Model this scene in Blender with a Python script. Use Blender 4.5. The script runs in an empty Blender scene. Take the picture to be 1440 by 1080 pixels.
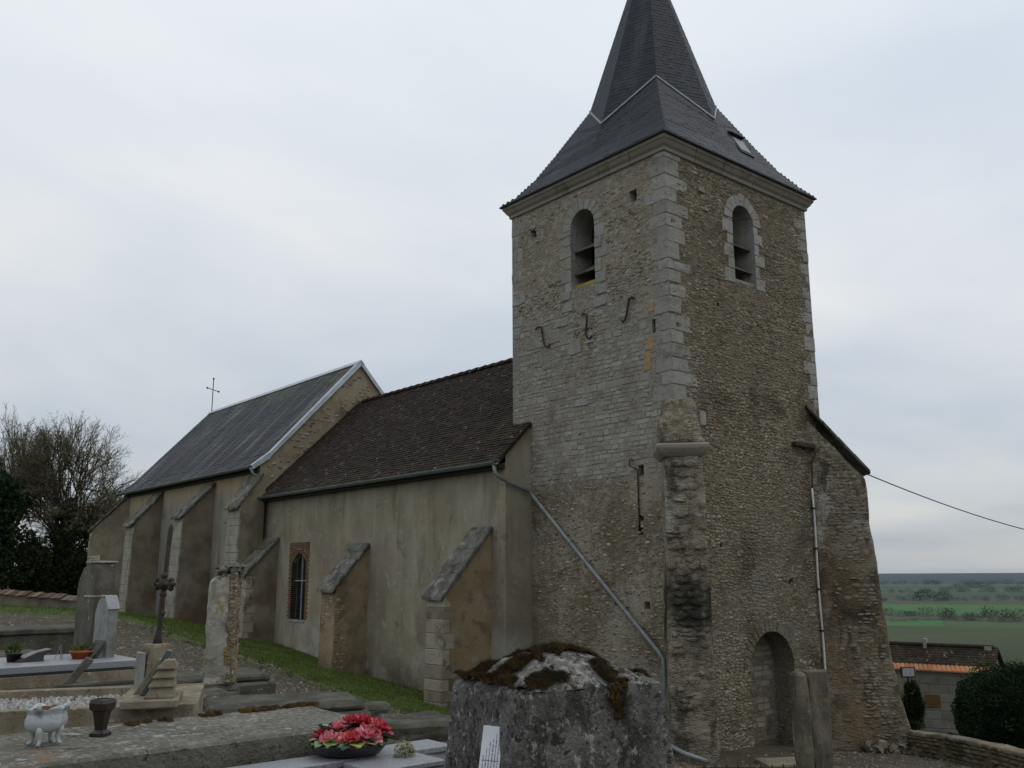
import bpy, bmesh, math, random
import numpy as np
from mathutils import Vector, Matrix, noise, geometry
R = math.radians
random.seed(7)
rnd = random.uniform
S = bpy.context.scene
COL = S.collection
V = Vector
# ------------------------------------------------------------------ camera (eye level is z = 0, the church axes are X and Y)
PITCH, HEAD, ROLL = R(11.7), R(40.1), R(-0.3)
CAM = V((-15.38, -12.78, 0.0))
fw = V((math.sin(HEAD)*math.cos(PITCH), math.cos(HEAD)*math.cos(PITCH), math.sin(PITCH)))
r0 = V((math.cos(HEAD), -math.sin(HEAD), 0)); u0 = r0.cross(fw)
rt = r0*math.cos(ROLL)+u0*math.sin(ROLL); up = -r0*math.sin(ROLL)+u0*math.cos(ROLL)
cd = bpy.data.cameras.new('camera'); cam = bpy.data.objects.new('camera', cd); COL.objects.link(cam)
M = Matrix((rt, up, -fw)).transposed().to_4x4(); M.translation = CAM; cam.matrix_world = M
cd.sensor_width = 36; cd.lens = 36*1290/1440; cd.clip_start = .05; cd.clip_end = 60000
S.camera = cam
S.render.resolution_x = 1024; S.render.resolution_y = 768
# ------------------------------------------------------------------ sky and sun: overcast
W = bpy.data.worlds.new('World'); S.world = W; W.use_nodes = True
nt = W.node_tree; nt.nodes.clear()
def N(t, ty, **k):
    n = t.nodes.new(ty)
    for a, b in k.items(): setattr(n, a, b)
    return n
SUN_EL, SUN_AZ = R(48), R(112)
wo = N(nt, 'ShaderNodeOutputWorld'); bg = N(nt, 'ShaderNodeBackground'); bg.inputs[1].default_value = 0.1
sky = N(nt, 'ShaderNodeTexSky', sky_type='NISHITA', sun_disc=False, sun_elevation=SUN_EL, sun_rotation=SUN_AZ)
tc = N(nt, 'ShaderNodeTexCoord'); sp = N(nt, 'ShaderNodeSeparateXYZ'); nt.links.new(tc.outputs['Generated'], sp.inputs[0])
def wm(op, a, b=None, c=None, t=nt):
    n = N(t, 'ShaderNodeMath', operation=op)
    for i, x in enumerate((a, b, c)):
        if x is None: continue
        if isinstance(x, (int, float)): n.inputs[i].default_value = x
        else: t.links.new(x, n.inputs[i])
    return n.outputs[0]
zc = wm('MAXIMUM', sp.outputs[2], 0.0)
den = wm('ADD', zc, 0.16)
cb = N(nt, 'ShaderNodeCombineXYZ')
nt.links.new(wm('DIVIDE', sp.outputs[0], den), cb.inputs[0]); nt.links.new(wm('DIVIDE', sp.outputs[1], den), cb.inputs[1])
cn = N(nt, 'ShaderNodeTexNoise'); cn.inputs['Scale'].default_value = .62; cn.inputs['Detail'].default_value = 5; cn.inputs['Roughness'].default_value = .5
cn.inputs['Distortion'].default_value = .3
nt.links.new(cb.outputs[0], cn.inputs['Vector'])
cr = N(nt, 'ShaderNodeValToRGB'); cr.color_ramp.elements[0].position = .33; cr.color_ramp.elements[1].position = .62
cr.color_ramp.elements[0].color = (.70, .785, .885, 1); cr.color_ramp.elements[1].color = (1.02, 1.04, 1.045, 1)
nt.links.new(cn.outputs['Fac'], cr.inputs[0])
# brightness of an overcast sky: rises from horizon to zenith
br = wm('MULTIPLY', wm('ADD', wm('MULTIPLY', wm('POWER', zc, .6), .62), .49), 10.6)
cl = N(nt, 'ShaderNodeVectorMath', operation='SCALE'); nt.links.new(cr.outputs[0], cl.inputs[0]); nt.links.new(br, cl.inputs['Scale'])
mx = N(nt, 'ShaderNodeMixRGB'); mx.inputs[0].default_value = .9
nt.links.new(sky.outputs[0], mx.inputs[1]); nt.links.new(cl.outputs[0], mx.inputs[2])
nt.links.new(mx.outputs[0], bg.inputs[0]); nt.links.new(bg.outputs[0], wo.inputs[0])
sl = bpy.data.lights.new('sun', 'SUN'); sl.energy = .5; sl.angle = R(40); sl.color = (1, .96, .9)
so = bpy.data.objects.new('sun', sl); COL.objects.link(so)
sd = V((math.sin(SUN_AZ)*math.cos(SUN_EL), math.cos(SUN_AZ)*math.cos(SUN_EL), math.sin(SUN_EL)))
so.rotation_euler = sd.to_track_quat('Z', 'Y').to_euler(); so.location = (0, 0, 60)
vs = S.view_settings; vs.view_transform = 'Standard'; vs.look = 'None'; vs.exposure = 0; vs.gamma = 1; vs.use_curve_mapping = False

# ------------------------------------------------------------------ materials
def smooth_mask(t, x, a, b):
    n = N(t, 'ShaderNodeMapRange', interpolation_type='SMOOTHSTEP')
    n.inputs[1].default_value = a; n.inputs[2].default_value = b
    t.links.new(x, n.inputs[0]); return n.outputs[0]
def mk(name, c1, c2, sc=2.0, rough=.9, bump=.4, bsc=25, tone=None, ov=(), metal=0.0, spec=.25, bd=.03, stretch=(1, 1, 1), lo=.35, hi=.65, cells=None, gain=1.0, tw_mix=.7, sat=1.0):
    m = bpy.data.materials.new(name); m.use_nodes = True; t = m.node_tree
    b = t.nodes['Principled BSDF']; b.inputs['Roughness'].default_value = rough; b.inputs['Metallic'].default_value = metal
    b.inputs['Specular IOR Level'].default_value = spec
    geo = N(t, 'ShaderNodeNewGeometry')
    def nz(scale, st, det=6.0, dist=0.0):
        mp = N(t, 'ShaderNodeVectorMath', operation='MULTIPLY'); mp.inputs[1].default_value = st
        t.links.new(geo.outputs['Position'], mp.inputs[0])
        n = N(t, 'ShaderNodeTexNoise'); n.inputs['Scale'].default_value = scale; n.inputs['Detail'].default_value = det
        n.inputs['Roughness'].default_value = .62; n.inputs['Distortion'].default_value = dist
        t.links.new(mp.outputs[0], n.inputs['Vector']); return n.outputs['Fac']
    f = smooth_mask(t, nz(sc, stretch, 8.0), lo, hi)
    mix = N(t, 'ShaderNodeMixRGB'); mix.inputs[1].default_value = (*c1, 1); mix.inputs[2].default_value = (*c2, 1); t.links.new(f, mix.inputs[0])
    col = mix.outputs[0]
    if tone:
        at = N(t, 'ShaderNodeAttribute', attribute_name='tone'); oi = N(t, 'ShaderNodeObjectInfo')
        fr = wm('FRACT', wm('ADD', at.outputs['Fac'], oi.outputs['Random'], t=t), t=t)
        rp = N(t, 'ShaderNodeValToRGB'); e = rp.color_ramp.elements
        e[0].color = (*tone[0], 1); e[1].color = (*tone[-1], 1); e[1].position = .999
        for i in range(1, len(tone)-1): x = e.new(i/(len(tone)-1)); x.color = (*tone[i], 1)
        t.links.new(fr, rp.inputs[0])
        mm = N(t, 'ShaderNodeMixRGB'); mm.inputs[0].default_value = tw_mix; t.links.new(col, mm.inputs[1]); t.links.new(rp.outputs[0], mm.inputs[2]); col = mm.outputs[0]
    cellh = None
    if cells:                                        # small stones bedded in mortar
        mp = N(t, 'ShaderNodeVectorMath', operation='MULTIPLY'); mp.inputs[1].default_value = cells.get('st', (1, 1, 1.7)); t.links.new(geo.outputs['Position'], mp.inputs[0])
        wn = N(t, 'ShaderNodeTexNoise'); wn.inputs['Scale'].default_value = 3.0; wn.inputs['Detail'].default_value = 3; t.links.new(geo.outputs['Position'], wn.inputs['Vector'])
        ad = N(t, 'ShaderNodeMixRGB', blend_type='LINEAR_LIGHT'); ad.inputs[0].default_value = .12; t.links.new(mp.outputs[0], ad.inputs[1]); t.links.new(wn.outputs['Color'], ad.inputs[2])
        v1 = N(t, 'ShaderNodeTexVoronoi'); v1.inputs['Scale'].default_value = cells['sc']; t.links.new(ad.outputs[0], v1.inputs['Vector'])
        v2 = N(t, 'ShaderNodeTexVoronoi', feature='DISTANCE_TO_EDGE'); v2.inputs['Scale'].default_value = cells['sc']; t.links.new(ad.outputs[0], v2.inputs['Vector'])
        sx_ = N(t, 'ShaderNodeSeparateXYZ'); t.links.new(v1.outputs['Color'], sx_.inputs[0])
        rp2 = N(t, 'ShaderNodeValToRGB'); e = rp2.color_ramp.elements; tn = cells['tone']; e[0].color = (*tn[0], 1); e[1].color = (*tn[-1], 1)
        for i in range(1, len(tn)-1): x = e.new(i/(len(tn)-1)); x.color = (*tn[i], 1)
        t.links.new(sx_.outputs[0], rp2.inputs[0])
        em = smooth_mask(t, v2.outputs['Distance'], cells.get('e0', .02), cells.get('e1', .14)); cv = smooth_mask(t, nz(cells.get('psc', .8), (1, 1, 1), 5.0), cells.get('plo', .3), cells.get('phi', .55))
        has = smooth_mask(t, sx_.outputs[1], .15, .3); cellh = wm('MULTIPLY', wm('MULTIPLY', em, cv, t=t), has, t=t)
        mm = N(t, 'ShaderNodeMixRGB'); t.links.new(wm('MULTIPLY', cellh, cells.get('a', .9), t=t), mm.inputs[0]); t.links.new(col, mm.inputs[1]); t.links.new(rp2.outputs[0], mm.inputs[2]); col = mm.outputs[0]
    sep = N(t, 'ShaderNodeSeparateXYZ'); t.links.new(geo.outputs['Position'], sep.inputs[0])
    for o in ov:
        k = smooth_mask(t, nz(o.get('sc', 1.5), o.get('st', (1, 1, 1)), 7.0, o.get('dist', .4)), o['lo'], o['hi'])
        for ax in 'xyz':
            for q in ([o[ax]] if isinstance(o.get(ax), tuple) else o.get(ax, [])):
                wob = wm('ADD', sep.outputs['xyz'.index(ax)], wm('MULTIPLY', wm('SUBTRACT', nz(.9, (1, 1, 1), 4.0), .5, t=t), o.get('wob', 1.2), t=t), t=t)
                k = wm('MULTIPLY', k, smooth_mask(t, wob, *q), t=t)
        if o.get('up'):
            s2 = N(t, 'ShaderNodeSeparateXYZ'); t.links.new(geo.outputs['Normal'], s2.inputs[0])
            k = wm('MULTIPLY', k, smooth_mask(t, s2.outputs[2], *o['up']), t=t)
        k = wm('MULTIPLY', k, o.get('a', 1.0), t=t)
        mm = N(t, 'ShaderNodeMixRGB'); t.links.new(k, mm.inputs[0]); t.links.new(col, mm.inputs[1]); mm.inputs[2].default_value = (*o['c'], 1); col = mm.outputs[0]
    if gain != 1.0 or sat != 1.0:
        hs_ = N(t, 'ShaderNodeHueSaturation'); hs_.inputs['Value'].default_value = gain; hs_.inputs['Saturation'].default_value = sat; t.links.new(col, hs_.inputs['Color']); col = hs_.outputs[0]
    t.links.new(col, b.inputs['Base Color'])
    if bump:
        bn = N(t, 'ShaderNodeBump'); bn.inputs['Strength'].default_value = bump; bn.inputs['Distance'].default_value = bd
        hh = nz(bsc, stretch, 5.0)
        if cellh is not None: hh = wm('ADD', wm('MULTIPLY', hh, .6, t=t), wm('MULTIPLY', cellh, cells.get('bump', 1.0), t=t), t=t)
        t.links.new(hh, bn.inputs['Height']); t.links.new(bn.outputs[0], b.inputs['Normal'])
    return m
DARK = (.035, .032, .026); MOSS = (.05, .05, .016); LICH = (.36, .36, .32); OCH = (.30, .19, .06)
STONE_T = [(.10, .085, .06), (.29, .25, .17), (.38, .34, .26), (.17, .14, .095), (.34, .315, .265), (.27, .20, .115), (.46, .43, .36), (.08, .07, .06), (.30, .245, .155), (.24, .225, .195), (.14, .11, .075), (.33, .29, .21)]
MT = {}
MT['mortar_w'] = mk('flint_mortar', (.20, .165, .105), (.29, .24, .16), 1.4, ov=[dict(c=(.25, .22, .15), sc=.55, lo=.47, hi=.6, a=.55), dict(c=(.20, .175, .125), sc=1.8, lo=.52, hi=.62, a=.5), dict(c=(.12, .095, .06), sc=.7, lo=.5, hi=.68), dict(c=(.27, .255, .22), sc=.5, lo=.45, hi=.65, z=(3.0, -1.5), a=.6), dict(c=DARK, sc=1.2, lo=.45, hi=.7, z=(-2.6, -3.8), a=.8)], bump=.9, bsc=14, gain=.64, cells=dict(sc=9.5, tone=STONE_T, plo=.2, phi=.4))  # dark mortar, its colour lowered further to paint in shadows between stones
MT['rubble_w'] = mk('flint_rubble', (.24, .19, .115), (.33, .27, .18), 3, tone=STONE_T, ov=[dict(c=(.25, .22, .15), sc=.55, lo=.47, hi=.6, a=.55), dict(c=(.20, .175, .125), sc=1.8, lo=.52, hi=.62, a=.5), dict(c=(.33, .31, .27), sc=.55, lo=.42, hi=.62, z=(2.5, -2.0), a=.55), dict(c=(.09, .075, .05), sc=.7, lo=.5, hi=.7, a=.6), dict(c=DARK, sc=1.2, lo=.45, hi=.7, z=(-2.6, -3.8), a=.7)], bump=.7, bsc=24, gain=.78, tw_mix=.85)
MT['mortar_n'] = mk('north_mortar', (.27, .24, .185), (.35, .32, .26), 1.6, ov=[dict(c=(.28, .265, .235), sc=.8, lo=.35, hi=.5, z=[(1.8, 2.5), (7.4, 6.2)], a=.85, wob=.9), dict(c=(.17, .135, .085), sc=.8, lo=.42, hi=.62, z=(2.6, 1.6), a=.75, wob=.5), dict(c=(.11, .09, .06), sc=2.4, st=(1, 1, .25), lo=.5, hi=.7, z=(2.4, 0.0), a=.7), dict(c=(.34, .33, .31), sc=.6, lo=.42, hi=.55, z=(-1.6, -2.4), y=(2.2, 1.0), a=.5), dict(c=DARK, sc=1.1, lo=.45, hi=.7, z=(-2.7, -3.6), a=.7)], bump=1, bsc=16, gain=.88, cells=dict(sc=10, tone=STONE_T, plo=.3, phi=.55, a=.6, bump=.9))
MT['rubble_n'] = mk('north_rubble', (.24, .19, .12), (.36, .30, .2), 3, tone=STONE_T, bump=.6, bsc=20, gain=.86, tw_mix=.85)
MT['ashlar_n'] = mk('small_limestone', (.32, .30, .26), (.41, .39, .345), 4, tone=[(.22, .20, .16), (.40, .375, .33), (.31, .29, .25), (.48, .46, .42), (.27, .24, .19), (.36, .34, .30), (.18, .16, .13)], ov=[dict(c=(.2, .175, .13), sc=1.2, lo=.48, hi=.66, a=.75), dict(c=(.14, .12, .09), sc=6, lo=.6, hi=.7, a=.5)], bump=1, bsc=22, gain=.80, tw_mix=.55)
MT['limestone'] = mk('dressed_limestone', (.43, .42, .385), (.55, .54, .50), 3, tone=[(.46, .45, .41), (.56, .55, .51), (.42, .405, .36), (.52, .51, .48), (.59, .585, .555)], ov=[dict(c=(.24, .235, .215), sc=1.8, lo=.5, hi=.7, a=.7), dict(c=(.68, .68, .66), sc=5, lo=.6, hi=.68, a=.6), dict(c=(.28, .2, .09), sc=2.2, lo=.66, hi=.75, a=.5), dict(c=(.19, .18, .155), sc=7, lo=.56, hi=.66, a=.6)], bump=.9, bsc=18, gain=.53)
MT['cornice'] = mk('cornice_stone', (.26, .235, .175), (.36, .33, .26), 2, tone=[(.33, .3, .235), (.40, .375, .315), (.35, .32, .25)], ov=[dict(c=(.16, .14, .1), sc=2, lo=.5, hi=.7, a=.6)], bump=.5, gain=.64)
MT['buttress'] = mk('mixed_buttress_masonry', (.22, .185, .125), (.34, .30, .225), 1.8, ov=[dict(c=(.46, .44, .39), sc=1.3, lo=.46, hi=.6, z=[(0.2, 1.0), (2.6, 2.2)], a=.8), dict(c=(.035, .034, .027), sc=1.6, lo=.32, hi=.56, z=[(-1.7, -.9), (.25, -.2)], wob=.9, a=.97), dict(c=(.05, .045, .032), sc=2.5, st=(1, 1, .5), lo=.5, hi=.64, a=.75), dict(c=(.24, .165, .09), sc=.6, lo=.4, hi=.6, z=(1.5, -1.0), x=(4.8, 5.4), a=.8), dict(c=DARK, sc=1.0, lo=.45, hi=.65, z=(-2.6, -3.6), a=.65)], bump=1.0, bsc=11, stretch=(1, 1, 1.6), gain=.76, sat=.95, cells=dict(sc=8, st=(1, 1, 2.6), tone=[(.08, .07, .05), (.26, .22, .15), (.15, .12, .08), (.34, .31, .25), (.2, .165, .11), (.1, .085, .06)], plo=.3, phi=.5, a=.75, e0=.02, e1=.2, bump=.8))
MT['plaster'] = mk('nave_plaster', (.24, .213, .145), (.31, .28, .2), 1.0, stretch=(1, 1, .7), ov=[dict(c=(.345, .32, .265), sc=1.1, st=(1, 1, .22), lo=.5, hi=.7, a=.7), dict(c=(.13, .11, .075), sc=1.6, st=(1, 1, .3), lo=.52, hi=.72, a=.65), dict(c=(.19, .165, .12), sc=.35, lo=.42, hi=.62, z=(1.9, 1.0), a=.8), dict(c=(.39, .38, .345), sc=.6, lo=.44, hi=.56, z=[(-2.9, -2.4), (-1.2, -1.8)], a=.55), dict(c=(.075, .068, .05), sc=.9, lo=.36, hi=.58, z=(-2.1, -2.9), a=.85), dict(c=(.17, .14, .09), sc=8, lo=.6, hi=.68, a=.5), dict(c=(.10, .085, .06), sc=20, lo=.66, hi=.7, a=.7), dict(c=(.38, .355, .30), sc=2.6, lo=.6, hi=.66, a=.45), dict(c=(.21, .15, .085), sc=.5, lo=.55, hi=.68, a=.6), dict(c=(.15, .125, .085), sc=1.7, lo=.635, hi=.65, a=.7), dict(c=(.11, .095, .07), sc=3.2, st=(1, 1, .06), lo=.55, hi=.7, z=(.2, 2.2), a=.7), dict(c=(.40, .38, .33), sc=4.0, st=(1, 1, .08), lo=.6, hi=.7, a=.4), dict(c=(.08, .07, .05), sc=45, lo=.66, hi=.7, a=.5)], bump=.8, bsc=22, gain=.95, sat=.93)
MT['plaster_c'] = mk('chancel_plaster', (.20, .185, .15), (.28, .26, .215), 1.1, stretch=(1, 1, .5), ov=[dict(c=(.34, .265, .15), sc=.8, lo=.25, hi=.45, z=(2.7, 3.4), a=.9, wob=.5), dict(c=(.24, .25, .26), sc=.8, st=(1, 1, .3), lo=.48, hi=.66, z=(3.0, 2.4), a=.8), dict(c=(.13, .10, .06), sc=1.2, st=(1, 1, .4), lo=.44, hi=.66, z=(1.6, 0), a=.8), dict(c=(.1, .085, .06), sc=2.4, st=(1, 1, .2), lo=.5, hi=.7, a=.5), dict(c=(.09, .075, .055), sc=16, lo=.64, hi=.69, a=.6), dict(c=(.36, .34, .29), sc=3.2, st=(1, 1, .07), lo=.58, hi=.7, a=.5), dict(c=(.1, .085, .06), sc=1.6, lo=.63, hi=.65, a=.6)], bump=.7, bsc=18, gain=1.0, sat=.93)
MT['plaster_b'] = mk('buttress_plaster', (.205, .15, .085), (.28, .215, .135), 1.2, ov=[dict(c=(.33, .3, .24), sc=1.7, lo=.52, hi=.68, a=.6), dict(c=(.11, .09, .06), sc=2.3, lo=.5, hi=.68, a=.7), dict(c=(.06, .05, .035), sc=.9, lo=.4, hi=.6, z=(-1.9, -2.7), a=.8), dict(c=(.08, .06, .04), sc=15, lo=.63, hi=.68, a=.7)], bump=.8, bsc=16, gain=.95)
MT['plaster_d'] = mk('chancel_buttress_plaster', (.13, .108, .075), (.215, .185, .135), 1.3, ov=[dict(c=(.22, .2, .16), sc=1.7, st=(1, 1, .4), lo=.52, hi=.7, a=.6), dict(c=(.11, .07, .04), sc=.9, lo=.45, hi=.6, z=(.6, -.4), a=.7)], bump=.5, bsc=16)
MT['gable'] = mk('gable_render', (.29, .24, .15), (.36, .31, .22), 2.2, ov=[dict(c=(.15, .125, .08), sc=2.0, st=(1, 1, .35), lo=.48, hi=.66, a=.75), dict(c=(.45, .44, .40), sc=5, st=(1, 1, .5), lo=.62, hi=.7, a=.6)], bump=.7, bsc=14, gain=.75)
MT['coping'] = mk('lichened_coping', (.10, .098, .085), (.20, .195, .17), 3, ov=[dict(c=(.40, .39, .35), sc=6, lo=.57, hi=.66, a=.75), dict(c=(.045, .042, .03), sc=2, lo=.52, hi=.64, a=.8)], bump=.9, bsc=22, gain=.78)
MT['slate'] = mk('weathered_slate', (.015, .019, .027), (.025, .031, .042), 1.2, rough=.6, spec=.2, tone=[(.013, .017, .025), (.024, .029, .04), (.018, .022, .031), (.03, .036, .047), (.016, .019, .026)], ov=[dict(c=(.085, .092, .1), sc=.9, st=(1, 1.2, .28), lo=.52, hi=.75, a=.5), dict(c=(.03, .03, .03), sc=.6, st=(1, 1, .3), lo=.5, hi=.7, a=.6)], bump=.25, bsc=30)
MT['slate_c'] = mk('chancel_slate', (.019, .020, .024), (.03, .032, .037), 1.0, rough=.6, spec=.2, tone=[(.015, .017, .023), (.026, .029, .036), (.02, .022, .028), (.034, .037, .044)], ov=[dict(c=(.16, .17, .185), sc=1.7, st=(.18, 1.8, .18), lo=.5, hi=.66, a=.75), dict(c=(.014, .013, .014), sc=.8, st=(.25, 1.0, .25), lo=.48, hi=.66, a=.7), dict(c=(.085, .082, .04), sc=1.0, lo=.4, hi=.62, z=(7.0, 8.0), a=.6)], bump=.25, bsc=30)  # pale streaks down the slope put the slates' sheen into the colour
MT['tile'] = mk('old_clay_tile', (.014, .009, .0075), (.026, .016, .012), 1.4, tone=[(.016, .010, .008), (.036, .021, .015), (.023, .014, .011), (.055, .028, .018), (.018, .013, .011), (.04, .024, .017), (.07, .052, .04)], tw_mix=.8, gain=.78, ov=[dict(c=(.05, .048, .02), sc=1.1, lo=.44, hi=.62, y=(8.0, 5.2), a=.8), dict(c=(.05, .046, .02), sc=1.2, lo=.4, hi=.6, z=(3.3, 2.8), a=.7, wob=.4), dict(c=(.045, .042, .016), sc=2.2, lo=.54, hi=.64, a=.3), dict(c=(.30, .29, .26), sc=6, lo=.625, hi=.66, a=.85), dict(c=(.018, .015, .013), sc=.7, lo=.5, hi=.66, a=.6)], bump=.5, bsc=24)
MT['zinc'] = mk('zinc_sheet', (.33, .37, .41), (.44, .48, .52), 3, rough=.55, spec=.5, metal=.25, ov=[dict(c=(.22, .24, .26), sc=2.5, lo=.55, hi=.7, a=.6)], bump=.08)
MT['gutter'] = mk('painted_gutter', (.07, .095, .095), (.11, .135, .135), 3, rough=.5, spec=.5, bump=.08)
MT['pipe'] = mk('grey_zinc_pipe', (.14, .155, .162), (.205, .22, .228), 4, rough=.5, spec=.5, metal=.2, ov=[dict(c=(.12, .13, .13), sc=5, lo=.55, hi=.68, a=.6)], bump=.08)
MT['iron'] = mk('rusted_iron', (.018, .016, .014), (.045, .03, .02), 9, rough=.75, spec=.4, bump=.3, bsc=60)
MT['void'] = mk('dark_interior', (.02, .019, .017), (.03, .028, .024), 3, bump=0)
MT['wood'] = mk('grey_louvre_board', (.07, .066, .058), (.12, .112, .098), 4, stretch=(1, 1, .2), bump=.3)
MT['reveal'] = mk('lime_reveal', (.27, .255, .22), (.37, .355, .31), 2, bump=.4, bsc=16)
MT['brick'] = mk('red_brick', (.13, .065, .042), (.19, .095, .06), 6, tone=[(.15, .065, .04), (.24, .11, .065), (.19, .085, .05), (.12, .06, .045), (.27, .14, .085)], ov=[dict(c=(.07, .05, .04), sc=3, lo=.48, hi=.66, a=.75)], bump=.3, gain=.72)
MT['glass'] = mk('dark_window_glass', (.012, .013, .015), (.02, .022, .024), 3, rough=.15, spec=.5, bump=0)
MT['bar'] = mk('window_bar', (.20, .21, .215), (.26, .27, .275), 5, bump=.1)
MT['sack'] = mk('white_conduit', (.45, .45, .43), (.58, .58, .56), 6, rough=.5, bump=.05)

# ------------------------------------------------------------------ mesh helpers
class MB:
    def __init__(s): s.v = []; s.f = []; s.t = []
    def add(s, vs, fs, tone=0.0):
        n = len(s.v); s.v += [tuple(x) for x in vs]
        for f in fs: s.f.append(tuple(i+n for i in f)); s.t.append(tone)
    def box(s, x0, x1, y0, y1, z0, z1, tone=0.0):
        s.add([(x, y, z) for z in (z0, z1) for y in (y0, y1) for x in (x0, x1)], [(0, 2, 3, 1), (4, 5, 7, 6), (0, 1, 5, 4), (2, 6, 7, 3), (0, 4, 6, 2), (1, 3, 7, 5)], tone)
    def fbox(s, o, u, v, n, a0, a1, b0, b1, c0, c1, tone=0.0):
        P = [o+u*a+v*b+n*c for c in (c0, c1) for b in (b0, b1) for a in (a0, a1)]
        s.add(P, [(0, 2, 3, 1), (4, 5, 7, 6), (0, 1, 5, 4), (2, 6, 7, 3), (0, 4, 6, 2), (1, 3, 7, 5)], tone)
    def prism(s, poly, d, tone=0.0):           # poly: list of 3d points, d: extrusion vector
        d = V(d); n = len(poly); P = [V(p) for p in poly]
        s.add(P+[p+d for p in P], [tuple(range(n))[::-1], tuple(range(n, 2*n))]+[(i, (i+1) % n, n+(i+1) % n, n+i) for i in range(n)], tone)
    def loft(s, rings, cap=(True, True), close=True, tone=0.0):
        n = len(rings[0]); vs = [p for r in rings for p in r]; fs = []
        for k in range(len(rings)-1):
            for i in range(n if close else n-1):
                j = (i+1) % n; fs.append((k*n+i, k*n+j, (k+1)*n+j, (k+1)*n+i))
        if cap[0]: fs.append(tuple(range(n))[::-1])
        if cap[1]: fs.append(tuple(range((len(rings)-1)*n, len(rings)*n)))
        s.add(vs, fs, tone)
    def tube(s, pts, r, n=8, tone=0.0, cap=True):
        pts = [V(p) for p in pts]; rr = r if isinstance(r, (list, tuple)) else [r]*len(pts); rings = []
        a = None
        for i, p in enumerate(pts):
            d = (pts[min(i+1, len(pts)-1)]-pts[max(i-1, 0)]).normalized()
            if a is None: a = d.orthogonal().normalized()
            a = (a-d*a.dot(d)).normalized(); b = d.cross(a)
            rings.append([p+(a*math.cos(q)+b*math.sin(q))*rr[i] for q in (2*math.pi*k/n for k in range(n))])
        s.loft(rings, (cap, cap), True, tone)
    def lathe(s, prof, n=20, o=(0, 0, 0), sx=1, sy=1, cap=(True, True), tone=0.0):
        o = V(o)
        s.loft([[o+V((math.cos(2*math.pi*k/n)*r*sx, math.sin(2*math.pi*k/n)*r*sy, z)) for k in range(n)] for r, z in prof], cap, True, tone)
    def build(s, name, mat, parent=None, smooth=False, bevel=0, off=None, merge=False):
        me = bpy.data.meshes.new(name); me.from_pydata(s.v, [], s.f)
        at = me.attributes.new('tone', 'FLOAT', 'FACE'); at.data.foreach_set('value', s.t)
        bm = bmesh.new(); bm.from_mesh(me)
        if merge: bmesh.ops.remove_doubles(bm, verts=bm.verts, dist=1e-4)
        bmesh.ops.recalc_face_normals(bm, faces=bm.faces)
        if bevel:
            ed = [e for e in bm.edges if len(e.link_faces) == 2 and e.calc_face_angle(0) > .5]
            bmesh.ops.bevel(bm, geom=ed, offset=bevel, segments=1, affect='EDGES', clamp_overlap=True)
        bm.to_mesh(me); bm.free()
        if smooth: me.polygons.foreach_set('use_smooth', [True]*len(me.polygons))
        me.materials.append(MT[mat] if isinstance(mat, str) else mat)
        return link(name, me, parent, off)
OFF = {}
def link(name, me, parent=None, off=None):
    o = bpy.data.objects.new(name, me); COL.objects.link(o)
    if parent is not None:
        o.parent = parent
        if parent.name in OFF: o.location = OFF[parent.name]
    if off is not None: o.location = V(o.location)+V(off)
    return o
def tag(o, label=None, cat=None, group=None, kind=None):
    if label: o['label'] = label
    if cat: o['category'] = cat
    if group: o['group'] = group
    if kind: o['kind'] = kind
    return o
def root(name, label, cat, loc=(0, 0, 0), rz=0.0, group=None):
    o = bpy.data.objects.new(name, None); COL.objects.link(o); o.empty_display_size = .2
    o.location = loc; o.rotation_euler = (0, 0, rz); return tag(o, label, cat, group)
def rough_mesh(mb, cuts, amp, freq=3.0, seed=0.0):
    """subdivide and displace: turns clean solids into worn ones (returns a new MB)"""
    me = bpy.data.meshes.new('t'); me.from_pydata(mb.v, [], mb.f); bm = bmesh.new(); bm.from_mesh(me); bpy.data.meshes.remove(me)
    bmesh.ops.remove_doubles(bm, verts=bm.verts, dist=1e-4); bmesh.ops.recalc_face_normals(bm, faces=bm.faces)
    ed = [e for e in bm.edges if len(e.link_faces) == 2 and e.calc_face_angle(0) > .4]
    bmesh.ops.bevel(bm, geom=ed, offset=amp*1.5, segments=1, affect='EDGES', clamp_overlap=True)
    bmesh.ops.triangulate(bm, faces=[f for f in bm.faces if len(f.verts) > 4])
    if cuts: bmesh.ops.subdivide_edges(bm, edges=bm.edges, cuts=cuts, use_grid_fill=True)
    bm.normal_update()
    for v in bm.verts:
        q = v.co*freq+V((seed, seed*1.7, 3.1))
        v.co += v.normal*amp*(noise.noise(q)+.5*noise.noise(q*2.7))*1.3
    out = MB(); bm.verts.ensure_lookup_table()
    out.add([v.co.copy() for v in bm.verts], [tuple(x.index for x in f.verts) for f in bm.faces]); bm.free(); return out

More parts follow.
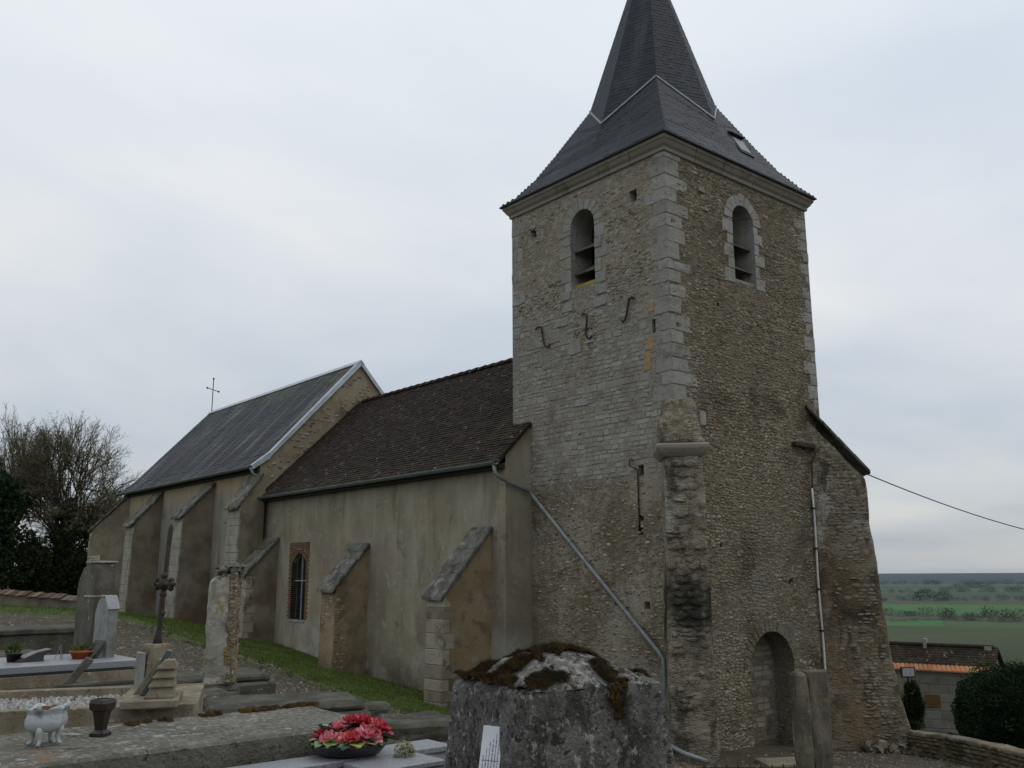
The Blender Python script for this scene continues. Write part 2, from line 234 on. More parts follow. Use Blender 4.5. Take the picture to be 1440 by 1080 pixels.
# ------------------------------------------------------------------ masonry: stones set proud on a wall face
def unit_stones(kind, n, seed):
    rg = random.Random(seed); out = []
    for _ in range(n):
        if kind == 'rubble':
            k = 7; ring = []
            for i in range(k):
                a = 2*math.pi*(i+rg.uniform(-.25, .25))/k; rr = .5*rg.uniform(.85, 1.08)/max(abs(math.cos(a))**.55*.5+abs(math.sin(a))**.55*.5, .7)*.95
                ring.append((math.cos(a)*rr, math.sin(a)*rr))
            s, zt = .68, 1.0
        else:
            c = .06; j = lambda: rg.uniform(-.035, .035)
            ring = [(-.5+j(), -.5+c), (-.5+c, -.5+j()), (.5-c, -.5+j()), (.5+j(), -.5+c), (.5+j(), .5-c), (.5-c, .5+j()), (-.5+c, .5+j()), (-.5+j(), .5-c)]
            s, zt = .88, 1.0
        n_ = len(ring)
        vs = [(x, y, -.6) for x, y in ring]+[(x*s, y*s, zt+rg.uniform(-.15, .15)) for x, y in ring]
        fs = [(i, (i+1) % n_, n_+(i+1) % n_, n_+i) for i in range(n_)]+[tuple(range(n_, 2*n_))]
        out.append((np.array(vs), fs))
    return out
US = {'rubble': unit_stones('rubble', 10, 3), 'block': unit_stones('block', 8, 5)}
UM = {}
def masonry(name, stuff_name, mat, parent, face, items, kind='rubble', keep=0):
    """items: (a, b, w, h, depth) on face=(origin, u, v, n); the `keep` largest become single parts, the rest one part"""
    o, u, v, n = [np.array(x) for x in face]; items = sorted(items, key=lambda q: -q[2]*q[3])
    un = US[kind]
    for q in items[:keep]:
        k = random.randrange(len(un)); key = (kind, k, mat)
        if key not in UM:
            me = bpy.data.meshes.new(name); me.from_pydata([tuple(x) for x in un[k][0]], [], un[k][1]); me.materials.append(MT[mat])
            if kind == 'rubble': me.polygons.foreach_set('use_smooth', [True]*len(me.polygons))
            UM[key] = me
        ob = link(name, UM[key], parent)
        p = o+u*q[0]+v*q[1]; ra = random.gauss(0, .1) if kind == 'rubble' else random.gauss(0, .012); ur, vr = u*math.cos(ra)+v*math.sin(ra), v*math.cos(ra)-u*math.sin(ra)
        mt = Matrix([[ur[i]*q[2], vr[i]*q[3], n[i]*q[4], p[i]] for i in range(3)]+[[0, 0, 0, 1]])
        ob.matrix_local = Matrix.Translation(V(OFF.get(parent.name, (0, 0, 0)))) @ mt
    if len(items) > keep and stuff_name:
        vs, fs, ts, c = [], [], [], 0
        for q in items[keep:]:
            uv, uf = un[random.randrange(len(un))]
            ra = random.gauss(0, .14) if kind == 'rubble' else random.gauss(0, .012); cA, sA = math.cos(ra), math.sin(ra); X_, Y_ = uv[:, 0]*q[2], uv[:, 1]*q[3]
            P = o+np.outer(X_*cA-Y_*sA+q[0], u)+np.outer(X_*sA+Y_*cA+q[1], v)+np.outer(uv[:, 2]*q[4], n)
            vs.append(P); t = random.random()
            for f in uf: fs.append(tuple(i+c for i in f)); ts.append(t)
            c += len(uv)
        mb = MB(); mb.v = [tuple(x) for x in np.vstack(vs)]; mb.f = fs; mb.t = ts
        ob = mb.build(stuff_name, mat, parent, smooth=(kind == 'rubble')); ob['kind'] = 'stuff'
def courses(a0, a1, b0, b1, hr, wr, gap, dr, ok, jit=.0):
    out = []; b = b0
    while b < b1:
        h = rnd(*hr); a = a0+rnd(-.15, .05)
        while a < a1:
            w = rnd(*wr); ca, cb = a+w/2, b+h/2+rnd(-jit, jit)
            p = ok(ca, cb)
            if a > a0-.02 and a+w < a1+.02 and random.random() < p: out.append((ca, cb, max(w-gap, .03), max(h-gap, .025)*rnd(.85, 1.05), rnd(*dr)))
            a += w
        b += h*rnd(.82, 1.0)
    return out
def arch(x0, x1, z0, zs, n=12):
    c, r = (x0+x1)/2, (x1-x0)/2
    return [(x0, z0), (x1, z0)]+[(c+r*math.cos(math.pi*i/n), zs+r*math.sin(math.pi*i/n)) for i in range(n+1)]
def wall_face(mb, outer, holes, f, inward, depth, capmb=None):
    polys = [[V((*p, 0)) for p in outer]]+[[V((*p, 0)) for p in h] for h in holes]
    tri = geometry.tessellate_polygon(polys); flat = [p for q in polys for p in q]
    mb.add([f(p.x, p.y) for p in flat], [tuple(t) for t in tri])
    for h, d, cap in zip(holes, depth, [True]*len(holes)):
        n = len(h); P = [V(f(*p)) for p in h]; Q = [p+V(inward)*d for p in P]
        mb.add(P+Q, [(i, (i+1) % n, n+(i+1) % n, n+i) for i in range(n)])
        if capmb is not None: capmb.add(Q, [tuple(range(n))])
def roofing(mb, poly, exposure, width, lift, gap=.004, jit=.006):
    """courses of slates/tiles over a convex planar polygon"""
    P = [V(p) for p in poly]; n = (P[1]-P[0]).cross(P[-1]-P[0]).normalized()
    if n.z < 0: n = -n
    h = V((0, 0, 1)).cross(n).normalized(); s = n.cross(h).normalized()
    if s.z < 0: s = -s; h = -h
    o = P[0]; Q = [((p-o).dot(h), (p-o).dot(s)) for p in P]
    y0, y1 = min(q[1] for q in Q), max(q[1] for q in Q); row = 0; y = y0
    while y < y1-.02:
        ym = min(y+exposure*.5, y1-.01); xs = []
        for i in range(len(Q)):
            (xa, ya), (xb, yb) = Q[i], Q[(i+1) % len(Q)]
            if (ya-ym)*(yb-ym) < 0: xs.append(xa+(xb-xa)*(ym-ya)/(yb-ya))
        if len(xs) >= 2:
            xa, xb = min(xs), max(xs); k = max(1, int(round((xb-xa)/width))); w = (xb-xa)/k; sh = (w*.5 if row % 2 and k > 1 else 0)
            for i in range(k+(1 if sh else 0)):
                a = max(xa, xa+i*w-sh)+gap; b = min(xb, xa+(i+1)*w-sh)-gap
                if b-a < .02: continue
                yt = min(y+exposure*1.25, y1); l = lift*rnd(.7, 1.5); yb_ = y+rnd(-jit, jit)
                p = [o+h*a+s*yb_+n*l, o+h*b+s*yb_+n*l*rnd(.85, 1.15), o+h*b+s*yt+n*.003, o+h*a+s*yt+n*.003, o+h*a+s*yb_, o+h*b+s*yb_]
                mb.add(p, [(0, 1, 2, 3), (4, 5, 1, 0), (4, 0, 3), (5, 2, 1)], random.random())
        y += exposure; row += 1

# ------------------------------------------------------------------ terrain
E1 = V((.91, -.415, 0)).normalized(); E2 = V((-E1.y, E1.x, 0)); GA = math.atan2(E1.y, E1.x)
def G(a, b, z=0.0): return V((CAM.x+E1.x*a+E2.x*b, CAM.y+E1.y*a+E2.y*b, z))
CP = [(-15.4, -12.8, -1.6)]
for a, b, z in ((-3, 6, -1.4), (0, 6, -1.42), (2, 6, -1.75), (-3, 12, -1.35), (-1, 12, -1.42), (0, 12, -1.5), (1.5, 11, -1.68), (-5, 9, -1.35), (3, 3, -1.75), (5, 6, -2.35), (-3, 17, -1.3)):
    p = G(a, b); CP.append((p.x, p.y, z))
CP += [(-6, 15, -1.68), (-4.7, 10.6, -2.1), (-4.2, 3.2, -2.8), (-.85, 8, -3.05), (-.85, 11.3, -2.82), (-.85, 15.3, -2.4), (-.85, 17, -2.25), (-1.1, 23, -2.0), (-2.5, 22.3, -1.58),
       (-2.3, 28, -1.66), (-1.1, 33, -1.85), (-.85, 5, -3.27), (-.5, -.5, -3.6), (2.2, -.2, -3.72), (5.5, -1.5, -4.1), (0, 2.5, -3.42), (1, -3, -3.72), (4, -5, -4.0), (6.5, -3, -4.12), (-6.5, -6.5, -2.75), (-3, -3.5, -3.3),
       (10, -4, -4.6), (14, 0, -5.2), (19, 3, -5.7), (25, 6, -6.6), (40, 10, -9.5), (8, 8, -4.6), (8, 20, -3.8), (8, 35, -3.6), (-6.6, 30, -1.16), (-4.8, 25.8, -1.3), (-15, 15, -1.0), (-25, 0, -.9), (0, 43, -1.6),
       (-10, 50, -1.1), (-25, -20, -1.2), (-10, -20, -2.4), (0, -20, -4.2), (30, -15, -8), (-30, 30, -1), (20, 30, -6)]
CPA = np.array(CP)
def _u(r2): return np.where(r2 > 1e-9, r2*np.log(np.maximum(r2, 1e-9))*.5, 0.0)
_n = len(CPA); _A = np.zeros((_n+3, _n+3)); _d = ((CPA[:, None, :2]-CPA[None, :, :2])**2).sum(-1)
_A[:_n, :_n] = _u(_d)+np.eye(_n)*.3; _A[:_n, _n] = 1; _A[:_n, _n+1:] = CPA[:, :2]; _A[_n:, :_n] = _A[:_n, _n:].T
_w = np.linalg.solve(_A, np.concatenate([CPA[:, 2], np.zeros(3)]))
def ground_zs(xy):
    xy = np.asarray(xy, float); d = ((xy[:, None, :]-CPA[None, :, :2])**2).sum(-1)
    near = _u(d) @ _w[:_n]+_w[_n]+xy @ _w[_n+1:]
    r = np.hypot(xy[:, 0]+5, xy[:, 1]); t = np.clip((r-38)/55, 0, 1); t = t*t*(3-2*t)
    k = np.clip((r-70)/800, 0, 1); k = k*k*(3-2*k); far = -7-58*k
    return np.clip(near, -12, 1)*(1-t)+far*t
def gz(x, y): return float(ground_zs([(x, y)])[0])
GRASS = mk('ground_cover', (.048, .038, .028), (.088, .07, .052), 2.5, bump=.7, bsc=30, bd=.05, ov=[
    dict(c=(.13, .115, .092), sc=22, lo=.56, hi=.66, a=.7), dict(c=(.045, .05, .018), sc=1.3, lo=.5, hi=.66, a=.75),
    dict(c=(.05, .052, .02), sc=1.6, lo=.36, hi=.56, a=.85, x=(-8.6, -4.2), y=(-2, 2.0), wob=1.6),
    dict(c=(.066, .104, .017), sc=2.5, lo=.25, hi=.5, a=.92, x=[(-5.3, -4.5), (3.0, 2.0)], y=(-.4, 1.2), wob=1.7), dict(c=(.085, .08, .03), sc=2.8, lo=.55, hi=.66, a=.6, x=(-5.5, -4.6), y=(0, 1.0)), dict(c=(.03, .055, .01), sc=1.4, lo=.55, hi=.65, a=.6, x=(-5.5, -4.6), y=(0, 1.0)),
    dict(c=(.06, .098, .018), sc=.8, lo=.25, hi=.5, a=.92, y=(18.5, 20.5), x=(-3.4, -4.4), wob=1.5),
    dict(c=(.045, .07, .022), sc=.3, lo=.3, hi=.55, a=.95, y=(36, 44)), dict(c=(.025, .045, .014), sc=.02, lo=.3, hi=.6, a=.97, x=(30, 60))])
rs = [0]+list(np.geomspace(.8, 14000, 190)); na = 320
ang = np.linspace(0, 2*math.pi, na, endpoint=False)
pts = [(CAM.x, CAM.y)]+[(CAM.x+r*math.sin(a), CAM.y+r*math.cos(a)) for r in rs[1:] for a in ang]
zz = ground_zs(pts); mb = MB(); mb.v = [(p[0], p[1], float(z)) for p, z in zip(pts, zz)]
mb.f = [(0, 1+i, 1+(i+1) % na) for i in range(na)]
for k in range(len(rs)-2):
    b0, b1 = 1+k*na, 1+(k+1)*na
    mb.f += [(b0+i, b1+i, b1+(i+1) % na, b0+(i+1) % na) for i in range(na)]
mb.t = [0.0]*len(mb.f)
tag(mb.build('ground', GRASS, smooth=True), 'sloping churchyard ground of earth, gravel and grass', 'ground', kind='structure')

# ------------------------------------------------------------------ the church (one thing: tower, nave, chancel)
BZ = 3.6
CH = root('church', 'stone village church with slate spire, tiled nave and higher slate-roofed chancel', 'church', (0, 0, -BZ)); OFF[CH.name] = (0, 0, BZ)
TX, TY, TT, TB = 5.77, 5.45, 9.62, -4.9
Z3 = V((0, 0, 1))
FN = (V((0, TY, 0)), V((0, -1, 0)), Z3, V((-1, 0, 0)))      # north face, a = TY - y
FW = (V((0, 0, 0)), V((1, 0, 0)), Z3, V((0, -1, 0)))        # west face, a = x
# --- tower walls with real openings
tw = MB(); cap = MB()
NW_ = (2.29, 3.14, 6.98, 8.56); WW_ = (2.47, 3.34, 6.93, 8.54); NI = (2.22, 3.92, -4.0, -2.16)
sq = lambda y, z, w, h: [(y-w/2, z-h/2), (y+w/2, z-h/2), (y+w/2, z+h/2), (y-w/2, z+h/2)]
nh = [arch(*NW_), sq(.99, 8.78, .24, .3), sq(4.57, 8.91, .24, .28), sq(1.02, 2.25, .16, .24), sq(1.09, .93, .15, .2), sq(1.06, 1.2, .14, .12), sq(.98, -.68, .16, .15), sq(4.05, 2.28, .14, .12), sq(.49, 5.48, .1, .32), sq(2.95, 3.3, .1, .1)]
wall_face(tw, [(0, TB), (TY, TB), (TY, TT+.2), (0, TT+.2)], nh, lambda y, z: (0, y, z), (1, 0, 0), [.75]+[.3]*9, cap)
wh = [arch(*WW_), arch(*NI), sq(1.75, 6.2, .1, .1), sq(4.3, 7.7, .12, .12), sq(4.0, -.2, .2, .14), sq(1.4, .6, .1, .1)]
wall_face(tw, [(0, TB), (TX, TB), (TX, TT+.2), (0, TT+.2)], wh, lambda x, z: (x, 0, z), (0, 1, 0), [.75, .55, .25, .25, .25, .25])
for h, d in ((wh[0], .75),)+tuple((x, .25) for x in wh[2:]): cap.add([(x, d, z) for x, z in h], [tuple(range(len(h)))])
tw.add([(0, TY, TB), (TX, TY, TB), (TX, TY, TT+.2), (0, TY, TT+.2), (TX, 0, TB), (TX, 0, TT+.2)], [(0, 1, 2, 3), (4, 1, 2, 5)])
tower = tw.build('tower_wall', 'mortar_n', CH)
tower.data.materials.append(MT['mortar_w']); tower.data.materials.append(MT['reveal'])
for p in tower.data.polygons:
    c = p.center
    if abs(p.normal.y) > .9 and c.y < .01: p.material_index = 1
    elif c.z > 6.5 and (0.01 < c.x < .9 or .01 < c.y < .9) and c.z < 9.2 and min(c.x, c.y) > .01: p.material_index = 2
    elif c.z < -1 and c.y > .01 and c.y < .6: p.material_index = 1
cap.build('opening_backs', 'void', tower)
nb = MB(); nb.add([(x, .55, z) for x, z in NI and arch(*NI)], [tuple(range(15))]); nb.build('niche_back', 'mortar_w', tower)
for k in range(19):
    t0, t1 = math.pi*k/19+.012, math.pi*(k+1)/19-.012; ro = .85+rnd(.22, .34); m = MB()
    m.prism([V((3.07+q*math.cos(t), .1, -2.16+q*math.sin(t))) for q, t in ((.846, t0), (ro, t0), (ro, t1), (.846, t1))], (0, -.1-rnd(.008, .03), 0), random.random()); m.build('niche_voussoir', 'mortar_w', tower, bevel=.008)
# blocked-up stones inside the niche
masonry('niche_stone', 'niche_infill', 'rubble_w', tower, (V((0, .55, 0)), V((1, 0, 0)), Z3, V((0, -1, 0))), courses(2.25, 3.9, -3.9, -1.5, (.1, .16), (.2, .42), .02, (.006, .015), lambda a, b: .55 if (abs(a-3.07) < .75 and b < -2.2) or math.hypot(a-3.07, b+2.16) < .7 else 0), 'block', 24)

# --- quoins
def quoin(par, x0, x1, y0, y1, z0, z1, mat='limestone'):
    m = MB(); m.box(x0, x1, y0, y1, z0, z1); t_ = random.random(); m = rough_mesh(m, 2, rnd(.006, .02), 5, z0); m.t = [t_]*len(m.f); return m.build('quoin', mat, par)
z = 3.72; i = 0
while z < 9.5:
    h = min(rnd(.26, .42), 9.6-z)
    wn, ww = (rnd(.42, .66), rnd(.36, .55)) if i % 2 == 0 else (rnd(.24, .42), rnd(.5, .85))
    p = rnd(.004, .014)
    quoin(tower, -p, ww, -p, wn, z+.006, z+h-.006); z += h; i += 1
z = 6.15; i = 0
while z < 9.5:
    h = min(rnd(.28, .4), 9.6-z); wn = rnd(.38, .6) if i % 2 else rnd(.2, .36); p = rnd(.003, .012)
    quoin(tower, -p, .5, TY-wn, TY+p, z+.006, z+h-.006); z += h; i += 1
z = 4.1; i = 0
while z < 9.5:
    h = min(rnd(.26, .4), 9.6-z); ww = rnd(.38, .62) if i % 2 else rnd(.2, .36); p = rnd(.003, .014)
    quoin(tower, TX-ww, TX+p, -p, .5, z+.006, z+h-.006); z += h; i += 1
# patches of ochre rubble beside the lower quoins
for (y, zc_, w, h) in ((.72, 4.7, .2, .42), (.62, 5.1, .16, .3), (.55, 5.95, .16, .26)):
    m = MB(); m.fbox(FN[0], FN[1], FN[2], FN[3], TY-y-w/2, TY-y+w/2, zc_-h/2, zc_+h/2, -.02, .012); m.build('ochre_patch', mk('ochre_mortar', (.30, .2, .1), (.36, .25, .13), 4), tower, bevel=.01)

# --- belfry windows
def belfry(face, aw, mirror, nm_mat='limestone'):
    o, u, v, n = face; x0, x1, z0, zs = aw
    f = (lambda q: TY-q) if mirror else (lambda q: q)
    a0, a1 = sorted((f(x0), f(x1))); c, r = (a0+a1)/2, (a1-a0)/2
    s = MB(); s.fbox(o, u, v, n, a0+.004, a1-.004, z0, z0+.1, -.7, -.06); sill = s.build('belfry_window', 'cornice' if not mirror else mk('ochre_sill', (.25, .16, .04), (.33, .23, .08), 5), CH)
    for zz_ in (z0+.52, z0+1.12):                          # wide sloping sound boards
        m = MB(); m.prism([o+u*(a0+.006)+v*b_+n*d_ for b_, d_ in ((zz_-.14, -.1), (zz_-.11, -.1), (zz_+.27, -.68), (zz_+.24, -.68))], u*(a1-a0-.012)); m.build('sound_board', 'wood', sill)
    nv = 9
    for k in range(nv):
        t0, t1 = math.pi*k/nv+.008, math.pi*(k+1)/nv-.008; ro = r+rnd(.24, .34)
        ro += rnd(-.03, .06)
        P = [o+u*(c+q*math.cos(t))+v*(zs+q*math.sin(t))+n*(-.25) for q, t in ((r-.005, t0), (ro, t0), (ro, (t0+t1)/2), (ro, t1), (r-.005, t1), (r-.005, (t0+t1)/2))]
        m = MB(); m.prism(P, n*rnd(.262, .275), random.random()); m.build('voussoir', nm_mat, sill, bevel=.008)
    for sd_ in (-1, 1):
        z = z0-.06; i = random.randrange(2)
        while z < zs-.05:
            h = min(rnd(.26, .36), zs-z); w = rnd(.34, .46) if i % 2 else rnd(.18, .25)
            e = a0+.005 if sd_ < 0 else a1-.005; lo_, hi_ = (e-w, e) if sd_ < 0 else (e, e+w)
            m = MB(); m.fbox(o, u, v, n, lo_, hi_, z+.006, z+h-.006, -.25, rnd(.01, .026), random.random()); m.build('jamb_stone', nm_mat, sill, bevel=.008); z += h; i += 1
belfry(FN, NW_, True); belfry(FW, WW_, False)

# --- wall stones
def in_arch(a, b, w, m): 
    x0, x1, z0, zs = w; c = (x0+x1)/2
    return (x0-m < a < x1+m and z0-m < b < zs) or (b >= zs and math.hypot(a-c, b-zs) < (x1-x0)/2+m)
def nz2(a, b, s, k=0.0): return noise.noise(V((a*s+k, b*s, k*1.3)))
def ok_w(a, b):
    if in_arch(a, b, WW_, .34) or in_arch(a, b, NI, .06 if b < -2.16 else .26) or (b > 3.7 and a < .5) or (b > 4.1 and a > TX-.3) or b > 9.5: return 0
    if b < 2.5 and a < .25: return 0
    return min(1, max(.3, .85+.6*nz2(a, b, .6, 3)+.4*nz2(a, b, 2.0, 8)-(.3 if 6.6 < b and a < 1.6 else 0)-(.15 if b < .5 else 0)))
masonry('rubble_stone', 'rubble_stones', 'rubble_w', tower, FW, courses(.2, TX-.1, -3.9, 9.5, (.045, .095), (.055, .2), .018, (.002, .019), ok_w, .024), 'rubble', 300)
def ok_n(a, b):
    y = TY-a
    if in_arch(y, b, NW_, .34) or y < .42 or (y > TY-.3) or b > 9.5: return 0
    if b > 6.4: return .12+.4*nz2(a, b, .6, 9)+(.35 if 6.5 < b < 7.4 and (y > 3.4 or y < 2.2) else 0)
    if b < 2.1: return .3+.3*nz2(a, b, .6, 5)
    if 2.3 < y < 3.1 and 5.3 < b < 6.98: return .9
    return 0
masonry('rubble_stone', 'rubble_stones', 'rubble_n', tower, FN, courses(.1, TY-.1, -3.6, 9.5, (.055, .1), (.06, .19), .022, (.006, .022), ok_n, .03), 'rubble', 0)
def ok_a(a, b):
    y = TY-a
    if y < .68 and b > 3.7: return 0
    if y < .3: return 0
    if 2.3 < y < 3.1 and b > 5.3: return 0
    if b < 5.0: return .96
    return .5+.5*nz2(a, b, .8, 2)
it = []
b = 2.16
while b < 6.45:
    h = rnd(.08, .13) if b < 3.1 or random.random() < .5 else rnd(.11, .2); a = rnd(0, .1)
    while a < TY-.3:
        w = rnd(.1, .3)*(1.0 if h < .15 else 1.35)*(1.5 if random.random() < .12 else 1); sl_ = .02*(a-2.7)
        if TY-a-w > .28 and random.random() < ok_a(a+w/2, b+h/2) and not (a+w > TY-1.12 and a < TY-.93 and 2.1 < b+h/2 < 2.4): it.append((a+w/2, b+h/2+rnd(-.012, .012), w-rnd(.008, .022), h-rnd(.008, .024), rnd(.003, .016)))
        a += w
    b += h
masonry('ashlar_block', 'ashlar_blocks', 'ashlar_n', tower, FN, it, 'block', 300)
big = [(TY-3.05, 5.48, .42, .40, .03), (TY-2.62, 6.0, .22, .3, .03), (TY-2.55, 5.62, .26, .3, .03), (TY-3.3, 6.55, .4, .26, .03), (TY-3.35, 6.85, .36, .22, .028), (TY-2.1, 6.75, .4, .24, .03), (TY-2.15, 6.45, .44, .26, .03), (TY-3.5, 6.2, .5, .22, .03), (TY-2.85, 4.05, .5, .15, .035)]
masonry('pale_block', None, 'limestone', tower, FN, big, 'block', 20)
masonry('pale_block', None, 'limestone', tower, FW, [(1.29, 8.96, .24, .15, .05), (1.45, 8.5, .16, .1, .04), (2.2, 8.2, .14, .1, .04), (.95, 3.4, .22, .35, .03), (.9, 2.8, .2, .3, .03)], 'block', 20)
# --- cornice, cut into stones
prof = [(.0, 9.56), (.05, 9.58), (.06, 9.66), (.11, 9.71), (.16, 9.80), (.185, 9.82), (.19, 9.92), (-.1, 9.92)]
def cpt(side, o, t, z):
    a, b = -o, (TY+o if side in (0, 2) else TX+o); q = a+(b-a)*t
    return {0: (-o, q, z), 1: (q, -o, z), 2: (TX+o, q, z), 3: (q, TY+o, z)}[side]
for side in range(4):
    ts = [0, .19, .37, .58, .79, 1] if side < 2 else [0, 1]
    for t0, t1 in zip(ts, ts[1:]):
        g0 = .0012 if t0 else 0; g1 = .0012 if t1 < 1 else 0; m = MB(); m.loft([[cpt(side, o, t0+g0, z) for o, z in prof], [cpt(side, o, t1-g1, z) for o, z in prof]], (True, True), True, random.random()); m.build('cornice_stone', 'cornice', tower)
# --- spire: flared square skirt under an eight-sided needle
cx, cy = TX/2, TY/2
SK = [((3.13, 2.98, 9.93), (3.13, 2.98, 9.93)), ((2.76, 2.71, 10.22), (2.82, 2.75, 10.2)), ((2.37, 2.33, 10.72), (2.5, 2.45, 10.62)), ((1.98, 1.94, 11.39), (2.28, 2.25, 11.1)), ((1.60, 1.57, 12.08), (2.15, 2.12, 11.4)), ((1.25, 1.22, 12.72), (2.07, 2.05, 11.6))]
dirs = [(-1, -1), (0, -1), (1, -1), (1, 0), (1, 1), (0, 1), (-1, 1), (-1, 0)]
def ring(l):
    out = []
    for i, (dx, dy) in enumerate(dirs):
        q = l[0] if i % 2 == 0 else l[1]; out.append(V((cx+dx*q[0], cy+dy*q[1], q[2])))
    return out
rings = [ring(l) for l in SK]
sk = MB(); sk.loft([[V((p.x, p.y, p.z-.03)) for p in rings[0]]]+rings, (True, False)); skirt = sk.build('spire_skirt', 'slate', CH)
APEX = V((cx, cy, 18.05)); tip_z = 17.5
nd = MB(); tp = [APEX+(p-APEX)*.02 for p in rings[-1]]
low = [p+(p-APEX).normalized()*.25 for p in rings[-1]]
nd.loft([low, tp], (False, True)); needle = nd.build('spire', 'slate', CH)
sm = MB()
for k in range(len(rings)-1):
    for i in range(8):
        j = (i+1) % 8; q = [rings[k][i], rings[k][j], rings[k+1][j], rings[k+1][i]]
        if dirs[i][0]+dirs[i][1] < 1 or dirs[j][0]+dirs[j][1] < 1:
            roofing(sm, q[:3], .11, .17, .007, jit=.003); roofing(sm, [q[0], q[2], q[3]], .11, .17, .007, jit=.003)
o_ = sm.build('slates', 'slate', skirt); o_['kind'] = 'stuff'
sm = MB()
for i in range(8):
    j = (i+1) % 8; roofing(sm, [rings[-1][i], rings[-1][j], tp[j], tp[i]], .115, .17, .008, jit=.003)
o_ = sm.build('slates', 'slate', needle); o_['kind'] = 'stuff'
for i in range(8):
    j = (i+1) % 8; a, b = rings[-1][i], rings[-1][j]; nrm = ((b-a).cross(APEX-a)).normalized()
    if nrm.dot(a-V((cx, cy, a.z))) < 0: nrm = -nrm
    m = MB(); d = (APEX-(a+b)/2).normalized(); m.prism([a-d*.02+nrm*.0, b-d*.02+nrm*.0, b+d*.055, a+d*.055], nrm*.035); m.build('zinc_flashing', 'pipe', needle)
# roof hatch on the west slope of the skirt
hb = MB(); A, B_, C_, D_ = V((3.55, .50, 10.72)), V((4.15, .50, 10.72)), V((4.1, .83, 11.32)), V((3.5, .83, 11.32))
nn = (B_-A).cross(D_-A).normalized(); nn = nn if nn.y < 0 else -nn
hb.prism([A, B_, C_, D_], nn*.16); hatch = hb.build('roof_hatch', 'slate', skirt)
m = MB(); m.prism([A.lerp(C_, .12)+nn*.155, B_.lerp(D_, .12)+nn*.155, C_.lerp(A, .12)+nn*.155, D_.lerp(B_, .12)+nn*.155], nn*.02); m.build('hatch_lid', 'gutter', skirt)
m = MB(); m.prism([D_+nn*.16, C_+nn*.16, C_+nn*.23+V((0, -.03, 0)), D_+nn*.23+V((0, -.03, 0))], (0, .1, .05)); m.build('hatch_hood', 'slate', skirt)
# --- S-shaped wall anchors
for P in ([(1.01, 6.24), (1.08, 6.3), (1.17, 6.27), (1.21, 6.12), (1.26, 5.92), (1.31, 5.8), (1.38, 5.76), (1.44, 5.82)], [(2.74, 6.2), (2.68, 6.26), (2.58, 6.2), (2.58, 6.0), (2.63, 5.75), (2.58, 5.62), (2.48, 5.58), (2.42, 5.64)], [(4.46, 6.2), (4.38, 6.27), (4.24, 6.24), (4.2, 6.05), (4.17, 5.85), (4.1, 5.7), (3.98, 5.66), (3.92, 5.73)]):
    m = MB(); m.tube([(-.055, y, z) for y, z in P], .024, 6); m.build('wall_anchor', 'iron', tower, smooth=True)
m = MB(); m.tube([(-.0, 1.25, 2.5), (-.12, 1.25, 2.5), (-.12, 1.25, 2.36), (-.03, 1.16, 2.3), (-.03, 1.1, 2.25), (-.03, 1.1, .95)], .016, 6); m.build('cable_bracket', 'iron', tower, smooth=True)
# --- diagonal buttress at the north-west corner
DG = V((-1, -1, 0)).normalized(); LT = V((1, -1, 0)).normalized()
def dpt(off, lat, z): return DG*off+LT*lat+V((0, 0, z))
bm_ = MB(); bm_.loft([[dpt(-.6, a, z), dpt(f, a, z), dpt(f, b, z), dpt(-.6, b, z)] for z, a, b, f in ((-4.8, -.42, .56, .78), (-3.2, -.40, .53, .72), (-1.0, -.36, .52, .66), (2.42, -.29, .49, .6))])
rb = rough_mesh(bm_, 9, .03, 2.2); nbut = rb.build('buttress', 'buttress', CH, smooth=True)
m = MB(); m.loft([[dpt(-.5, -.42-e, z), dpt(.68+f, -.42-e, z), dpt(.68+f, .58+e, z), dpt(-.5, .58+e, z)] for z, e, f in ((2.38, -.1, -.07), (2.46, -.02, .0), (2.56, .05, .06), (2.64, .05, .06), (2.66, .02, .02))]); rough_mesh(m, 2, .012).build('cap_moulding', 'cornice', nbut)
m = MB(); m.loft([[dpt(-.5, -.38, 2.65), dpt(.6, -.38, 2.65), dpt(.6, .52, 2.65), dpt(-.5, .52, 2.65)], [dpt(-.5, -.36, 3.1), dpt(.42, -.36, 3.1), dpt(.42, .50, 3.1), dpt(-.5, .5, 3.1)], [dpt(-.5, -.25, 3.75), dpt(.06, -.2, 3.75), dpt(.06, .42, 3.75), dpt(-.5, .42, 3.75)]]); rough_mesh(m, 5, .04, 3).build('sloping_top', 'buttress', nbut, smooth=True)
FD = (V((0, 0, 0))+DG*.66, LT, Z3, DG)
bt = courses(-.36, .5, -3.4, 2.3, (.09, .19), (.14, .42), .018, (.008, .04), lambda a, b: (.75 if abs(b+.5) < .9 or abs(a-.07) > .25 else .4)+.5*nz2(a, b, .9, 4))
masonry('buttress_stone', None, 'buttress', nbut, FD, [(a, b, w, h, d+(2.4-b)*.008) for a, b, w, h, d in bt], 'rubble', 110)
m = MB()
for i in range(420):                                     # weeds growing on the ledge
    p = dpt(rnd(.25, .6), rnd(-.1, .28), 2.66+rnd(0, .06)); d = V((rnd(-1, 1), rnd(-1, 1), rnd(.4, 1.4))).normalized()*rnd(.06, .24); s_ = d.orthogonal().normalized()*.008
    m.add([p-s_, p+s_, p+d], [(0, 1, 2)])
tag(m.build('ledge_weeds', mk('dry_weeds', (.05, .05, .02), (.11, .085, .04), 9, bump=0), nbut), kind='stuff')
